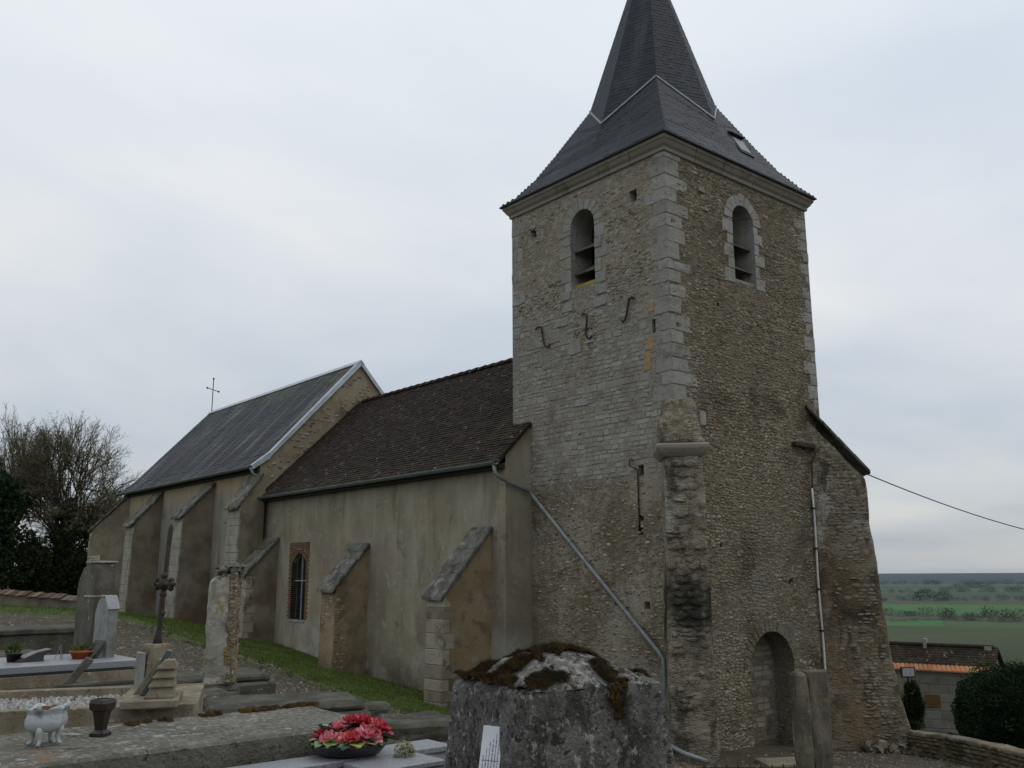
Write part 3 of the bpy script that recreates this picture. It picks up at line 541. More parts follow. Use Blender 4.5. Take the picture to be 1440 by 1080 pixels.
# --- diagonal buttress at the south-west corner
DG2 = V((1, -1, 0)).normalized(); LT2 = V((-1, -1, 0)).normalized(); C2 = V((TX, 0, 0))
def d2(a, l, z): return C2+DG2*a+LT2*l+V((0, 0, z))
pr = [(-.75, -5), (1.75, -5), (1.56, -4.1), (1.3, -2.9), (1.12, -1.6), (1.02, -.2), (.96, .76), (.88, 2.3), (-.75, 4.12)]
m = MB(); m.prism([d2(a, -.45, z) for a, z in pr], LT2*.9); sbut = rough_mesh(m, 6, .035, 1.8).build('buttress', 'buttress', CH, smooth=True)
ang_ = math.atan2(2.42-4.05, .99+.38)
for k in range(4):
    a0, a1 = -.42+.36*k, -.42+.36*(k+1)+.0; z0_, z1_ = 4.1-1.19*.36*k, 4.1-1.19*.36*(k+1)
    m = MB(); m.prism([d2(a0, -.52, z0_), d2(a1-.01, -.52, z1_), d2(a1-.01, -.52, z1_+.1), d2(a0, -.52, z0_+.1)], LT2*1.04); m.build('coping_slab', 'coping', sbut, bevel=.01)
FD2 = (C2+LT2*.45, DG2, Z3, LT2)
def ok_b(a, b):
    e = np.interp(b, [-4.1, -2.9, -1.6, .76, 2.3, 4.0], [1.5, 1.25, 1.08, .92, .84, -.6])
    return 0 if a > e-.1 else ((.95 if b > -.6 else .6)+.4*nz2(a, b, .8, 6)-(.5 if abs(a-.25) < .2 and b < .9 else 0))
masonry('buttress_stone', 'buttress_stones', 'rubble_w', sbut, FD2, courses(-.1, 1.6, -4.0, 3.4, (.055, .12), (.08, .26), .018, (.008, .032), ok_b, .015), 'rubble', 60)
m = MB()
for k in range(46):                                      # exposed broken footing
    p = d2(rnd(.3, 1.75), .45+rnd(-.1, .28), 0); p.z = gz(p.x, p.y)+rnd(-.05, .22)*(1-.3*rnd(0, 1)); r_ = rnd(.07, .17)
    uv, uf = random.choice(US['rubble']); q = Matrix.Rotation(rnd(0, 6), 3, V((rnd(-1, 1), rnd(-1, 1), 1)))
    m.add([p+q @ V((x*r_*1.6, y*r_*1.2, z_*r_*.5)) for x, y, z_ in uv], uf, random.random())
tag(m.build('footing_rubble', 'rubble_w', sbut), kind='stuff')
m = MB(); pts_ = [V((5.08+.02*math.sin(k), -.06, 2.05-.49*k)) for k in range(13)]; m.tube(pts_, .028, 6); cnd = m.build('cable_conduit', 'sack', tower, smooth=True)
for k in range(1, 12, 2):
    m = MB(); m.box(5.03, 5.13, -.1, .0, 2.05-.49*k-.02, 2.05-.49*k+.02); m.build('clip', 'iron', cnd)
m = MB(); m.box(4.4, 5.25, -.14, -.0, 3.06, 3.16); m.tube([(5.2, -.1, 3.1), (5.25, -.12, 2.9), (5.12, -.08, 2.75), (5.1, -.06, 2.05)], .018, 6); m.build('cable_anchor', 'iron', tower)

# --- nave
NX0, NX1, NY0, NY1, NE, NR = -.85, TX+.85, 4.75, 18.3, 2.72, 6.62
na_ = MB(); cp2 = MB(); WN = (14.98, 15.98, -1.42, .42)
segarch = [(14.98, -1.42), (15.98, -1.42), (15.98, .42), (15.85, .58), (15.68, .68), (15.48, .72), (15.28, .68), (15.11, .58), (14.98, .42)]
wall_face(na_, [(NY0, -4.6), (NY1, -4.6), (NY1, NE), (NY0, NE)], [segarch], lambda y, z: (NX0, y, z), (1, 0, 0), [.28])
k_ = (NR-NE)/(cx-NX0+.3)
na_.add([(NX0, NY0, -4.6), (.02, NY0, -4.6), (.02, NY0, NE+(NX0*-1+.3)*k_-.05), (NX0, NY0, NE+.25)], [(0, 1, 2, 3)])
na_.add([(NX1, NY0, -4.6), (NX1, NY1, -4.6), (NX1, NY1, NE), (NX1, NY0, NE)], [(0, 1, 2, 3)])
nave = na_.build('nave_wall', 'plaster', CH)
m = MB(); m.add([(NX0+.22, y, z) for y, z in segarch], [tuple(range(9))]); win = m.build('nave_window', 'glass', CH)
m = MB(); m.box(NX0+.12, NX0+.15, 15.46, 15.5, -1.42, .72); m.box(NX0+.122, NX0+.148, 14.98, 15.98, -.2, -.165); m.box(NX0-.03, NX0+.2, 14.94, 16.02, -1.5, -1.42); m.build('window_bar', 'bar', win)
for k in range(5):
    m = MB(); y = 15.08+.2*k
    if abs(y-15.48) > .05: m.tube([(NX0+.17, y, -1.42), (NX0+.17, y, .6)], .008, 5); m.build('grille_bar', 'iron', win)
for k in range(9):
    m = MB(); m.tube([(NX0+.175, 14.98, -1.3+.2*k), (NX0+.175, 15.98, -1.3+.2*k)], .006, 5); m.build('grille_bar', 'iron', win)
m = MB()
for e, sg in ((14.98, -1), (15.98, 1)):
    z = -1.42; i = 0
    while z < .42:
        w = .22 if i % 2 else .15; y0, y1 = (e-w, e) if sg < 0 else (e, e+w); m.box(NX0-.008, NX0+.2, y0, y1, z+.006, z+.062, random.random()); z += .068; i += 1
for k in range(14):
    t0 = math.pi*k/14; pt = lambda r, t: V((NX0-.01, 15.48+math.cos(t)*r, .42+math.sin(t)*r*.6)); t1 = math.pi*(k+1)/14-.03
    m.prism([pt(.5, t0), pt(.69, t0), pt(.69, t1), pt(.5, t1)], (.2, 0, 0), random.random())
for r_ in range(3):
    for k in range(6): m.box(NX0-.006, NX0+.1, 14.78+.235*k, 14.78+.235*k+.22, .87+.068*r_, .87+.068*r_+.06, random.random())
for r_ in range(7):
    zr = .42+.064*r_; ym = .7*math.sqrt(max(0, 1-((zr+.03-.42)/.425)**2)) if zr < .84 else 0
    for sg in (-1, 1):
        y = ym
        while y < .68:
            w = min(rnd(.1, .22), .72-y); a_, b_ = sorted((15.48+sg*y, 15.48+sg*(y+w-.008))); m.box(NX0-.007, NX0+.1, a_, b_, zr+.004, zr+.06, random.random()); y += w
tag(m.build('brick_surround', 'brick', win), kind='stuff')
# nave roof
rf = MB(); ex = -.31
def npt(x, y): return V((x, y, NE+(x-(NX0+ex))*k_))
def nps(x, y): return V((x, y, NE+((NX1-ex)-x)*k_))
xr = NX0+ex
rf.prism([npt(xr, NY0-.06), npt(0, NY0-.06), npt(0, TY), npt(cx, TY), npt(cx, NY1), npt(xr, NY1)], (0, 0, -.09)); rf.prism([nps(cx, TY), nps(NX1-ex, TY), nps(NX1-ex, NY1), nps(cx, NY1)], (0, 0, -.09))
nroof = rf.build('nave_roof', 'tile', CH)
tm = MB(); roofing(tm, [npt(xr, TY), npt(xr, NY1), npt(cx, NY1), npt(cx, TY)], .115, .17, .022, jit=.012); roofing(tm, [npt(xr, NY0-.06), npt(xr, TY), npt(0, TY), npt(0, NY0-.06)], .115, .17, .022, jit=.012)
tag(tm.build('roof_tiles', 'tile', nroof), kind='stuff')
for k in range(30):
    y0 = TY+.02+k*.43
    if y0+.4 > NY1: break
    m = MB(); m.loft([[V((cx+math.cos(t)*r_, y, NR-.03+math.sin(t)*r_*.9)) for t in [math.pi*q/6 for q in range(7)]] for y, r_ in ((y0, .15), (y0+.44, .115))], (True, True), True, random.random()); m.build('ridge_tile', 'tile', nroof)
def gutter(par, x, y0, y1, z, mat='gutter'):
    P = [(math.cos(t)*.075, math.sin(t)*.075) for t in [math.pi+math.pi*q/8 for q in range(9)]]+[(math.cos(t)*.062, math.sin(t)*.062) for t in [2*math.pi-math.pi*q/8 for q in range(9)]]
    m = MB(); m.loft([[V((x+a, y, z+b)) for a, b in P] for y in (y0, y1)]); m.tube([(x-.078, y0, z), (x-.078, y1, z)], .012, 6); return m.build('gutter', mat, par)
gutter(nroof, xr-.06, NY0-.1, NY1-.05, NE-.02)
m = MB(); m.box(NX0-.22, NX0-.0, NY0+.02, NY1, NE-.16, NE-.06); m.build('eaves_board', 'iron', nroof)
m = MB(); PP = [(xr-.06, NY0+.0, NE-.06), (xr-.06, NY0-.06, 2.42), (-1.06, NY0-.1, 2.3), (-.62, NY0-.12, 2.16), (-.2, NY0-.12, 2.04), (-.1, 4.6, 1.94), (-.1, 4.45, 1.8), (-.1, 2.6, .14), (-.1, .62, -1.62), (-.1, .5, -1.75), (-.1, .47, -1.95), (-.12, .47, -3.0), (-.13, .44, -3.12), (-.75, -.2, -3.22), (-.95, -.55, -3.36), (-.75, -1.0, -3.52)]
PP = PP[:13]+[(-.4, .2, -3.2), (-.82, -.22, -3.3), (-.78, -.5, -3.4), (-.62, -.95, -3.52)]
m.tube(PP, .05, 10); dpipe = m.build('downpipe', 'pipe', CH, smooth=True)
for p, q in (((-.1, 3.3, .77), (-.1, 3.24, .715)), ((-.1, 1.6, -.75), (-.1, 1.55, -.8)), ((-.105, .47, -2.3), (-.105, .47, -2.38))):
    m = MB(); m.tube([p, q], .062, 10); m.build('pipe_collar', 'pipe', dpipe)
# --- chancel
KX0, KX1, KY0, KY1, KE, KR = -1.1, TX+1.1, 18.3, 33.0, 3.84, 8.3
kw = MB(); prf = [(KX0-.32, KE), (KX0+.35, KE+.52), (cx, KR), (KX1-.35, KE+.52), (KX1+.32, KE)]
for y in (KY0, KY1): kw.add([(KX0, y, -4.5), (KX1, y, -4.5), (KX1, y, KE+.2), (KX1-.35, y, KE+.5), (cx, y, KR-.04), (KX0+.35, y, KE+.5), (KX0, y, KE+.2)], [tuple(range(7))])
kw.add([(KX0, KY0, -4.5), (KX0, KY1, -4.5), (KX0, KY1, KE+.2), (KX0, KY0, KE+.2), (KX1, KY0, -4.5), (KX1, KY1, -4.5), (KX1, KY1, KE+.2), (KX1, KY0, KE+.2)], [(0, 1, 2, 3), (4, 5, 6, 7)])
chw = kw.build('chancel_wall', 'plaster_c', CH); chw.data.materials.append(MT['gable'])
for p in chw.data.polygons:
    if p.center.y < KY0+.01 and abs(p.normal.y) > .9: p.material_index = 1
FGb = (V((0, KY0, 0)), V((1, 0, 0)), Z3, V((0, -1, 0)))
masonry('gable_stone', 'gable_stones', 'rubble_n', chw, FGb, courses(-1, 6.5, 3, 8, (.1, .16), (.1, .26), .03, (.008, .02), lambda a, b: (.3+.3*nz2(a, b, .7, 1)) if (b > NE+(a-xr)*k_+.05 and b < KE+.4+(a-KX0-.35)*1.18-.2 and a < cx) or (a >= cx and b < 8.0-(a-cx)*1.18 and b > 6.4-(a-cx)) else 0), 'rubble', 0)
kr = MB(); kr.prism([V((x, KY0-.05, z)) for x, z in prf]+[V((x, KY0-.05, z-.08)) for x, z in prf[::-1]], (0, KY1-KY0+.35, 0)); kroof = kr.build('chancel_roof', 'slate_c', CH)
sm = MB()
for (xa, za), (xb, zb) in zip(prf[:2], prf[1:3]): roofing(sm, [V((xa, KY0-.05, za)), V((xa, KY1+.3, za)), V((xb, KY1+.3, zb)), V((xb, KY0-.05, zb))], .13, .21, .014)
tag(sm.build('slates', 'slate_c', kroof), kind='stuff')
for P in (prf[:3], prf[2:]):
    for (xa, za), (xb, zb) in zip(P, P[1:]):
        m = MB(); m.prism([V((xa, KY0-.1, za+.02)), V((xb, KY0-.1, zb+.02)), V((xb, KY0-.1, zb-.2)), V((xa, KY0-.1, za-.14))], (0, .05, 0)); m.prism([V((xa, KY0-.1, za+.05)), V((xb, KY0-.1, zb+.05)), V((xb, KY0-.1, zb+.02)), V((xa, KY0-.1, za+.02))], (0, .22, 0)); m.build('zinc_verge', 'zinc', kroof)
m = MB(); m.prism([V((cx-.16, KY0-.12, KR-.11)), V((cx, KY0-.12, KR+.06)), V((cx+.16, KY0-.12, KR-.11)), V((cx, KY0-.12, KR+.0))], (0, KY1-KY0+.45, 0)); m.build('zinc_ridge', 'zinc', kroof)
gutter(kroof, KX0-.38, KY0-.02, KY1+.3, KE-.03)
m = MB(); m.tube([(KX0-.36, KY0-.02, KE-.1), (KX0-.3, KY0-.12, KE-.3), (KX0-.1, KY0-.16, KE-.42), (KX0-.08, KY0-.16, NE+.08)], .045, 8); m.build('downpipe', 'gutter', kroof, smooth=True)
m = MB(); m.box(KX0-.1, KX0, KY0, KY1, KE-.2, KE-.05); m.build('eaves_board', 'iron', kroof)
m = MB(); cyy = KY1+.1; m.tube([(cx, cyy, KR-.05), (cx, cyy, KR+1.75)], .022, 6); m.tube([(cx-.42, cyy-.3, KR+1.18), (cx+.42, cyy+.3, KR+1.18)], .02, 6)
for p in ((cx, cyy, KR+1.77), (cx-.43, cyy-.31, KR+1.18), (cx+.43, cyy+.31, KR+1.18)): m.lathe([(0.001, -.06), (.045, -.03), (.055, 0), (.045, .03), (.001, .06)], 8, p)
m.build('ridge_cross', 'iron', kroof)
# --- wall buttresses
MT['pale_front'] = mk('pale_worn_facing', (.24, .225, .185), (.32, .305, .26), 2.0, ov=[dict(c=(.12, .105, .075), sc=2.5, st=(1, 1, .5), lo=.5, hi=.68, a=.7), dict(c=(.2, .16, .06), sc=2, lo=.6, hi=.7, a=.5)], bump=.7, bsc=16)
def wall_buttress(y0, y1, xw, xo, zw, zo, zb, side='plaster_b', front='pale_front', quo=True, toe=0.1, cov='coping'):
    m = MB(); P = [(xw+.1, zb), (xo-toe, zb), (xo, zo-.1), (xo, zo), (xw, zw), (xw+.1, zw)]
    m.prism([V((x, y0, z)) for x, z in P], (0, y1-y0, 0)); b = rough_mesh(m, 4, .014, 2.5, y0).build('buttress', side, CH, smooth=False)
    s = (zw-zo)/(xw-xo); n = 3; L = (xw-xo+.16)
    for k in range(n):
        xa, xb = xo-.14+L*k/n, xo-.14+L*(k+1)/n-.012; za, zb_ = zo+(xa-xo)*s, zo+(xb-xo)*s
        m = MB(); m.prism([V((xa, y0-.08, za+.0)), V((xb, y0-.08, zb_+.0)), V((xb-.06, y0-.08, zb_+.1)), V((xa-.0, y0-.08, za+.11))], (0, y1-y0+.16, 0)); rough_mesh(m, 3, .012, 5, y0+k).build('coping_slab', cov, b)
    if quo:
        z = zb+.25; i = 0
        while z < zo-.12:
            h = min(rnd(.24, .36), zo-.1-z); w = (rnd(.3, .42) if i % 2 else rnd(.18, .26)) if front == 'quoin_b' else rnd(.03, .09)
            f = xo-toe*(zo-z)/(zo-zb)
            m = MB(); m.box(f-rnd(.004, .014), f+w, y0-rnd(.004, .012), y1+.006, z+.006, z+h-.006, random.random()); m.build('quoin', front, b, bevel=.012); z += h; i += 1
    return b
MT['quoin_b'] = mk('weathered_quoin', (.20, .175, .13), (.33, .30, .245), 2.2, tone=[(.14, .115, .08), (.33, .3, .24), (.24, .2, .14), (.4, .37, .31)], ov=[dict(c=(.07, .06, .045), sc=2.5, lo=.52, hi=.66, a=.7)], bump=.8, bsc=14)
wall_buttress(5.31, 6.0, NX0, -2.28, 1.08, -.47, -4.2, front='quoin_b')
b1_ = wall_buttress(11.1, 11.92, NX0, -1.92, .83, -.36, -3.8, front='quoin_b', quo=False)
masonry('buttress_stone', None, 'rubble_n', b1_, (V((-1.94, 11.92, 0)), V((0, -1, 0)), Z3, V((-1, 0, 0))), courses(.05, .78, -2.9, -.5, (.07, .12), (.08, .2), .02, (.004, .016), lambda a, b: .75), 'rubble', 70)
masonry('buttress_stone', None, 'rubble_n', b1_, (V((-1.92, 11.1, 0)), V((1, 0, 0)), Z3, V((0, -1, 0))), courses(-.02, .45, -2.6, -.6, (.07, .12), (.08, .2), .02, (.004, .014), lambda a, b: .9-1.6*a), 'rubble', 50)
wall_buttress(17.96, 18.9, KX0, -1.93, 3.5, 2.42, -3.6, side='plaster_d')
wall_buttress(17.05, 17.95, NX0, -1.95, 1.2, .08, -3.6, side='plaster_d', front='quoin_b')
wall_buttress(22.26, 23.07, KX0, -2.3, 3.48, 2.26, -3.2, side='plaster_d', toe=.2)
wall_buttress(27.95, 28.86, KX0, -2.28, 3.53, 2.2, -3.2, side='plaster_d')
# far diagonal buttress
DF = V((-1, 1, 0)).normalized(); LF = V((1, 1, 0)).normalized(); CF = V((KX0, KY1, 0))
m = MB(); m.prism([CF+DF*a+LF*-.5+V((0, 0, z)) for a, z in ((-.5, -3), (1.45, -3), (1.35, 2.1), (-.5, 3.75))], LF*1.0); fb = rough_mesh(m, 3, .015, 2).build('buttress', 'plaster_d', CH)
for k in range(3):
    a0, a1 = -.4+.62*k, -.4+.62*(k+1)-.01; zf = lambda a: 3.66-.89*(a+.4)
    m = MB(); m.prism([CF+DF*a+LF*-.58+V((0, 0, z)) for a, z in ((a0, zf(a0)), (a1, zf(a1)), (a1, zf(a1)+.11), (a0, zf(a0)+.11))], LF*1.16); m.build('coping_slab', 'coping', fb, bevel=.01)
for k in range(12):
    z = -2.2+.35*k; m = MB(); m.fbox(CF+DF*1.36, LF, Z3, DF, -.5, .5, z+.006, z+.344, -.25, rnd(.03, .05), random.random()); m.build('quoin', 'pale_front', fb, bevel=.012)
for y, z in ((9.6, -.3), (9.95, -.33), (7.3, .6), (6.6, 2.2), (6.2, -1.0)):
    m = MB(); m.fbox(V((NX0, 0, 0)), V((0, 1, 0)), Z3, V((-1, 0, 0)), y, y+.07, z, z+.12, -.02, .012); m.build('plaster_chip', 'reveal', nave, bevel=.005)

# ------------------------------------------------------------------ churchyard: graves
MT['tomb_grey'] = mk('lichened_concrete', (.105, .10, .082), (.17, .163, .14), 4, ov=[dict(c=(.43, .42, .38), sc=10, lo=.59, hi=.63, up=(.5, .9), a=.8), dict(c=(.30, .29, .26), sc=32, lo=.52, hi=.6, up=(.5, .9), a=.7), dict(c=(.035, .033, .027), sc=28, lo=.60, hi=.65, a=.85), dict(c=(.03, .028, .022), sc=9, lo=.64, hi=.67, a=.9), dict(c=(.24, .11, .025), sc=7, lo=.55, hi=.62, x=(-13.9, -14.2), up=(.5, .9), wob=.3, a=.8), dict(c=(.06, .06, .03), sc=2, lo=.5, hi=.68, a=.6)], bump=1, bsc=45, bd=.03)
MT['tomb_dark'] = mk('old_dark_stone', (.045, .044, .036), (.095, .09, .075), 4, ov=[dict(c=(.28, .275, .25), sc=9, lo=.63, hi=.68, a=.6), dict(c=(.05, .055, .022), sc=3, lo=.5, hi=.64, a=.7)], bump=.8, bsc=28, bd=.02)
MT['mono'] = mk('blackened_stone', (.075, .073, .066), (.15, .146, .132), 5, ov=[dict(c=(.022, .021, .018), sc=5, st=(1, 1, .4), lo=.5, hi=.62, a=.85), dict(c=(.34, .335, .31), sc=22, st=(1, 1, .7), lo=.585, hi=.64, a=.8), dict(c=(.25, .245, .225), sc=38, lo=.56, hi=.64, a=.7), dict(c=(.33, .32, .295), sc=26, lo=.5, hi=.6, up=(.3, .7), a=.7), dict(c=(.025, .024, .02), sc=30, lo=.56, hi=.62, a=.9), dict(c=(.02, .019, .016), sc=11, lo=.6, hi=.66, a=.9)], bump=1, bsc=45, bd=.03)
MT['moss'] = mk('brown_moss', (.03, .024, .008), (.085, .046, .008), 14, ov=[dict(c=(.015, .012, .006), sc=8, lo=.5, hi=.62, a=.8)], bump=1, bsc=90, bd=.02)
MT['cream'] = mk('cream_concrete', (.16, .135, .092), (.235, .205, .15), 4, ov=[dict(c=(.12, .10, .065), sc=3, st=(1, 1, .5), lo=.48, hi=.66, a=.85), dict(c=(.40, .37, .29), sc=11, lo=.6, hi=.66, a=.6), dict(c=(.05, .045, .03), sc=24, lo=.6, hi=.66, a=.7)], bump=.7, bsc=40, bd=.015)
MT['granite'] = mk('pale_speckled_granite', (.16, .168, .18), (.245, .255, .27), 60, rough=.45, spec=.5, ov=[dict(c=(.1, .1, .11), sc=90, lo=.58, hi=.64, a=.6)], bump=.05)
MT['black_granite'] = mk('dark_polished_granite', (.018, .018, .02), (.035, .035, .038), 50, rough=.3, spec=.5, ov=[dict(c=(.12, .115, .1), sc=6, lo=.6, hi=.7, a=.6)], bump=.05)
MT['gravel_w'] = mk('white_gravel', (.33, .325, .31), (.45, .44, .42), 40, bump=.6, bsc=90)
MT['enamel'] = mk('chipped_white_enamel', (.30, .33, .34), (.42, .45, .455), 8, rough=.35, spec=.5, ov=[dict(c=(.07, .08, .10), sc=9, st=(1, 1, .5), lo=.56, hi=.66, x=(-13.97, -14.05), wob=.1, a=.8), dict(c=(.2, .22, .23), sc=12, lo=.6, hi=.68, a=.5)], bump=.15)
MT['soil'] = mk('red_soil', (.10, .03, .018), (.17, .055, .03), 25, bump=.8, bsc=80)
MT['brown'] = mk('dark_brown_ceramic', (.012, .007, .005), (.03, .016, .01), 12, rough=.4, spec=.5, bump=.05)
MT['terra'] = mk('terracotta', (.30, .075, .03), (.40, .115, .05), 12, bump=.1)
MT['leaf'] = mk('plant_leaf', (.04, .07, .015), (.09, .12, .03), 20, bump=0)
MT['ceram_leaf'] = mk('glazed_leaf', (.045, .13, .02), (.24, .30, .06), 14, rough=.25, spec=.5, bump=0, lo=.4, hi=.7)
MT['ceram_leaf2'] = mk('glazed_dark_leaf', (.012, .045, .018), (.03, .08, .03), 14, rough=.25, spec=.5, bump=0)
MT['rose_r'] = mk('glazed_red_petal', (.50, .055, .07), (.62, .13, .14), 18, rough=.3, spec=.5, bump=0)
MT['rose_p'] = mk('glazed_pink_petal', (.62, .14, .19), (.72, .30, .33), 18, rough=.3, spec=.5, bump=0)
MT['rose_d'] = mk('glazed_crimson_petal', (.38, .025, .045), (.50, .06, .08), 18, rough=.3, spec=.5, bump=0)
MT['paper'] = mk('white_plaque', (.56, .58, .63), (.62, .64, .69), 10, rough=.5, bump=0)
MT['ink'] = mk('grey_ink', (.10, .10, .12), (.14, .14, .17), 10, bump=0)
MT['slategreen'] = mk('green_slate_plaque', (.035, .055, .05), (.06, .085, .08), 8, rough=.35, spec=.5, bump=.1)
MT['marble'] = mk('grey_white_marble', (.17, .175, .165), (.245, .25, .24), 8, rough=.5, bump=.1, ov=[dict(c=(.12, .12, .11), sc=5, st=(1, 1, .3), lo=.5, hi=.68, a=.7), dict(c=(.1, .1, .085), sc=30, lo=.6, hi=.66, a=.5)])
MT['old_conc'] = mk('aged_stele_stone', (.08, .074, .06), (.14, .132, .11), 3, ov=[dict(c=(.38, .37, .33), sc=7, lo=.62, hi=.67, a=.7), dict(c=(.05, .047, .04), sc=2.5, st=(1, 1, .4), lo=.52, hi=.68, a=.8)], bump=.6, bsc=24)
MT['pillar'] = mk('pale_worn_stone', (.27, .255, .21), (.38, .365, .315), 3, ov=[dict(c=(.16, .145, .1), sc=2.4, st=(1, 1, .35), lo=.48, hi=.66, a=.75), dict(c=(.22, .15, .04), sc=5, lo=.54, hi=.62, a=.65), dict(c=(.05, .048, .04), sc=6, lo=.6, hi=.68, a=.7)], bump=.9, bsc=18)
MT['pillar_side'] = mk('ochre_lichened_rubble', (.10, .085, .055), (.18, .145, .09), 6, cells=dict(sc=16, tone=STONE_T, a=.8), tone=[(.12, .1, .07), (.3, .2, .07), (.2, .18, .13), (.34, .3, .2), (.08, .07, .055)], ov=[dict(c=(.3, .17, .04), sc=9, lo=.58, hi=.65, a=.7)], bump=1, bsc=22)
def tomb(name, label, cat, x0, x1, y0, y1, ztop, mat, steps=((0, 0), ), amp=.01, rz=0.0, cuts=4):
    """stepped tomb; each step (drop, spread) is one course"""
    cx_, cy_ = (x0+x1)/2, (y0+y1)/2; g = min(gz(x0, y0), gz(x1, y1), gz(x0, y1), gz(x1, y0)); r_ = root(name, label, cat, (cx_, cy_, g), rz)
    lx, ly = (x1-x0)/2, (y1-y0)/2; zt = ztop-g
    for k, (drop, spread) in enumerate(steps):
        nxt = steps[k+1][0] if k+1 < len(steps) else zt+.3
        m = MB(); m.box(-lx-spread, lx+spread, -ly-spread, ly+spread, zt-nxt, zt-drop); rough_mesh(m, cuts, amp, 4, x0+k).build('top_slab' if k == 0 else 'plinth', mat if isinstance(mat, str) else mat[min(k, len(mat)-1)], r_)
    return r_, zt
def at(r_, p):                                   # world point to the local frame of a root
    q = V(p)-V(r_.location); a = -r_.rotation_euler[2]
    return V((q.x*math.cos(a)-q.y*math.sin(a), q.x*math.sin(a)+q.y*math.cos(a), q.z))
# 1 foreground slab
tomb('tomb_slab', 'long grey lichen-spotted slab carrying a white footed planter and a brown vase', 'tomb', -16.6, -12.28, -7.9, -6.93, -.85, 'tomb_grey', ((0, 0), (.16, .05), (.42, .12)), .012, cuts=7)
m = MB()
for k in range(110):
    p = V((-13.5+1.3*random.random()**.6, -6.985+rnd(-.05, .05), -.85)); uv, uf = random.choice(US['rubble']); r_ = rnd(.01, .032)
    if noise.noise(V((p.x*4, 1, 1))) < -.05: continue
    m.add([p+V((x*r_*2, y*r_*1.5, (z+.3)*r_*.6)) for x, y, z in uv], uf)
    for _ in range(14):
        a = rnd(0, 6.28); q = p+V((math.cos(a)*r_, math.sin(a)*r_*.8, r_*.4)); d = V((math.cos(a)*.4, math.sin(a)*.4, rnd(.3, 1))).normalized()*rnd(.008, .02); s_ = d.orthogonal()*.15; m.add([q-s_, q+s_, q+d], [(0, 1, 2)])
tag(m.build('moss_tufts', 'moss', smooth=True), 'brown moss tufts along the back edge of the lichen-spotted slab', 'moss', kind='stuff')
# white planter on feet
pl = root('footed_planter', 'chipped white footed planter with scalloped rim and red soil', 'planter', (-14.0, -7.36, -.852), R(12)); pl.scale = (.8, .8, .8)
def planter_ring(r, z, w):
    return [V((math.cos(t)*r*(1.1+w*math.cos(4*t)), math.sin(t)*r*(.95+w*math.cos(4*t)), z)) for t in [2*math.pi*k/32 for k in range(32)]]
m = MB(); m.loft([planter_ring(*q) for q in ((.045, .075, .02), (.085, .085, .04), (.112, .115, .06), (.118, .15, .06), (.108, .185, .05), (.104, .2, .05), (.118, .222, .08))], (True, False))
rim = [V((math.cos(t)*(.118*(1.1+.1*math.cos(4*t))), math.sin(t)*(.118*(.95+.1*math.cos(4*t))), .225+.022*max(0, math.cos(4*t)))) for t in [2*math.pi*k/32 for k in range(32)]]
m.loft([planter_ring(.118, .222, .08), rim, [V((p.x*.9, p.y*.9, p.z-.008)) for p in rim], planter_ring(.09, .19, .03)], (False, False)); m.build('body', 'enamel', pl, smooth=True, merge=True)
m = MB(); m.loft([planter_ring(.098, .205, .03), planter_ring(.06, .228, 0), planter_ring(.01, .236, 0)], (False, True)); rough_mesh(m, 1, .006, 30).build('soil', 'soil', pl, smooth=True)
for k in range(4):
    t = math.pi/4+k*math.pi/2; c_, s_ = math.cos(t), math.sin(t)
    m = MB(); m.tube([(c_*.1, s_*.086, .12), (c_*.092, s_*.08, .085), (c_*.078, s_*.068, .045), (c_*.085, s_*.074, .016), (c_*.108, s_*.094, .004)], [.018, .024, .013, .011, .013], 8); m.build('foot', 'enamel', pl, smooth=True)
    m = MB(); m.tube([(c_*.125, s_*.108, .222), (c_*.138, s_*.118, .245), (c_*.13, s_*.112, .268)], [.02, .014, .004], 6); m.build('rim_scroll', 'enamel', pl, smooth=True)
vz = root('square_vase', 'dark brown square vase with flared top and small foot', 'vase', (-13.7, -7.28, -.852), R(38)); vz.scale = (.88, .88, .9)
m = MB(); sqr = lambda s, z: [V((s*a, s*b, z)) for a, b in ((-1, -.8), (-.8, -1), (.8, -1), (1, -.8), (1, .8), (.8, 1), (-.8, 1), (-1, .8))]
m.loft([sqr(*q) for q in ((.05, 0), (.05, .018), (.028, .035), (.03, .06), (.042, .14), (.058, .155), (.062, .19), (.056, .212), (.05, .212), (.046, .17))]); m.build('vase_body', 'brown', vz)
m = MB(); m.loft([sqr(.051, .2), sqr(.045, .205)], (True, True)); m.build('vase_liner', 'iron', vz)
# 2 dark tomb with pale granite edge, and the ceramic roses
gr, zt = tomb('dark_tomb', 'dark polished tomb with pale granite edge under the bowl of ceramic roses', 'tomb', -14.4, -12.02, -9.2, -8.0, -1.0, ('black_granite', 'tomb_dark'), ((0, 0), (.1, .05)), .002, cuts=1)
m = MB(); p = at(gr, (-14.4, -8.24, -1.002)); q = at(gr, (-12.03, -8.0, -.965)); m.box(p.x, q.x, p.y, q.y, p.z, q.z); m.build('granite_edge', 'granite', gr, bevel=.006)
m = MB(); p = at(gr, (-12.75, -8.55, -1.002)); q = at(gr, (-12.3, -8.25, -.97)); m.box(p.x, q.x, p.y, q.y, p.z, q.z); m.build('bowl_stand', 'granite', gr, bevel=.006)
fb_ = root('rose_bowl', 'black bowl of red and pink ceramic roses with green glazed leaves', 'flower bowl', (-12.65, -8.13, -.968), R(-40)); fb_.scale = (.92, .92, .92)
m = MB(); m.lathe([(.1, 0), (.19, .02), (.225, .06), (.23, .085), (.21, .085), (.15, .06)], 28, sx=1.0, sy=.75); m.build('bowl', 'black_granite', fb_, smooth=True)
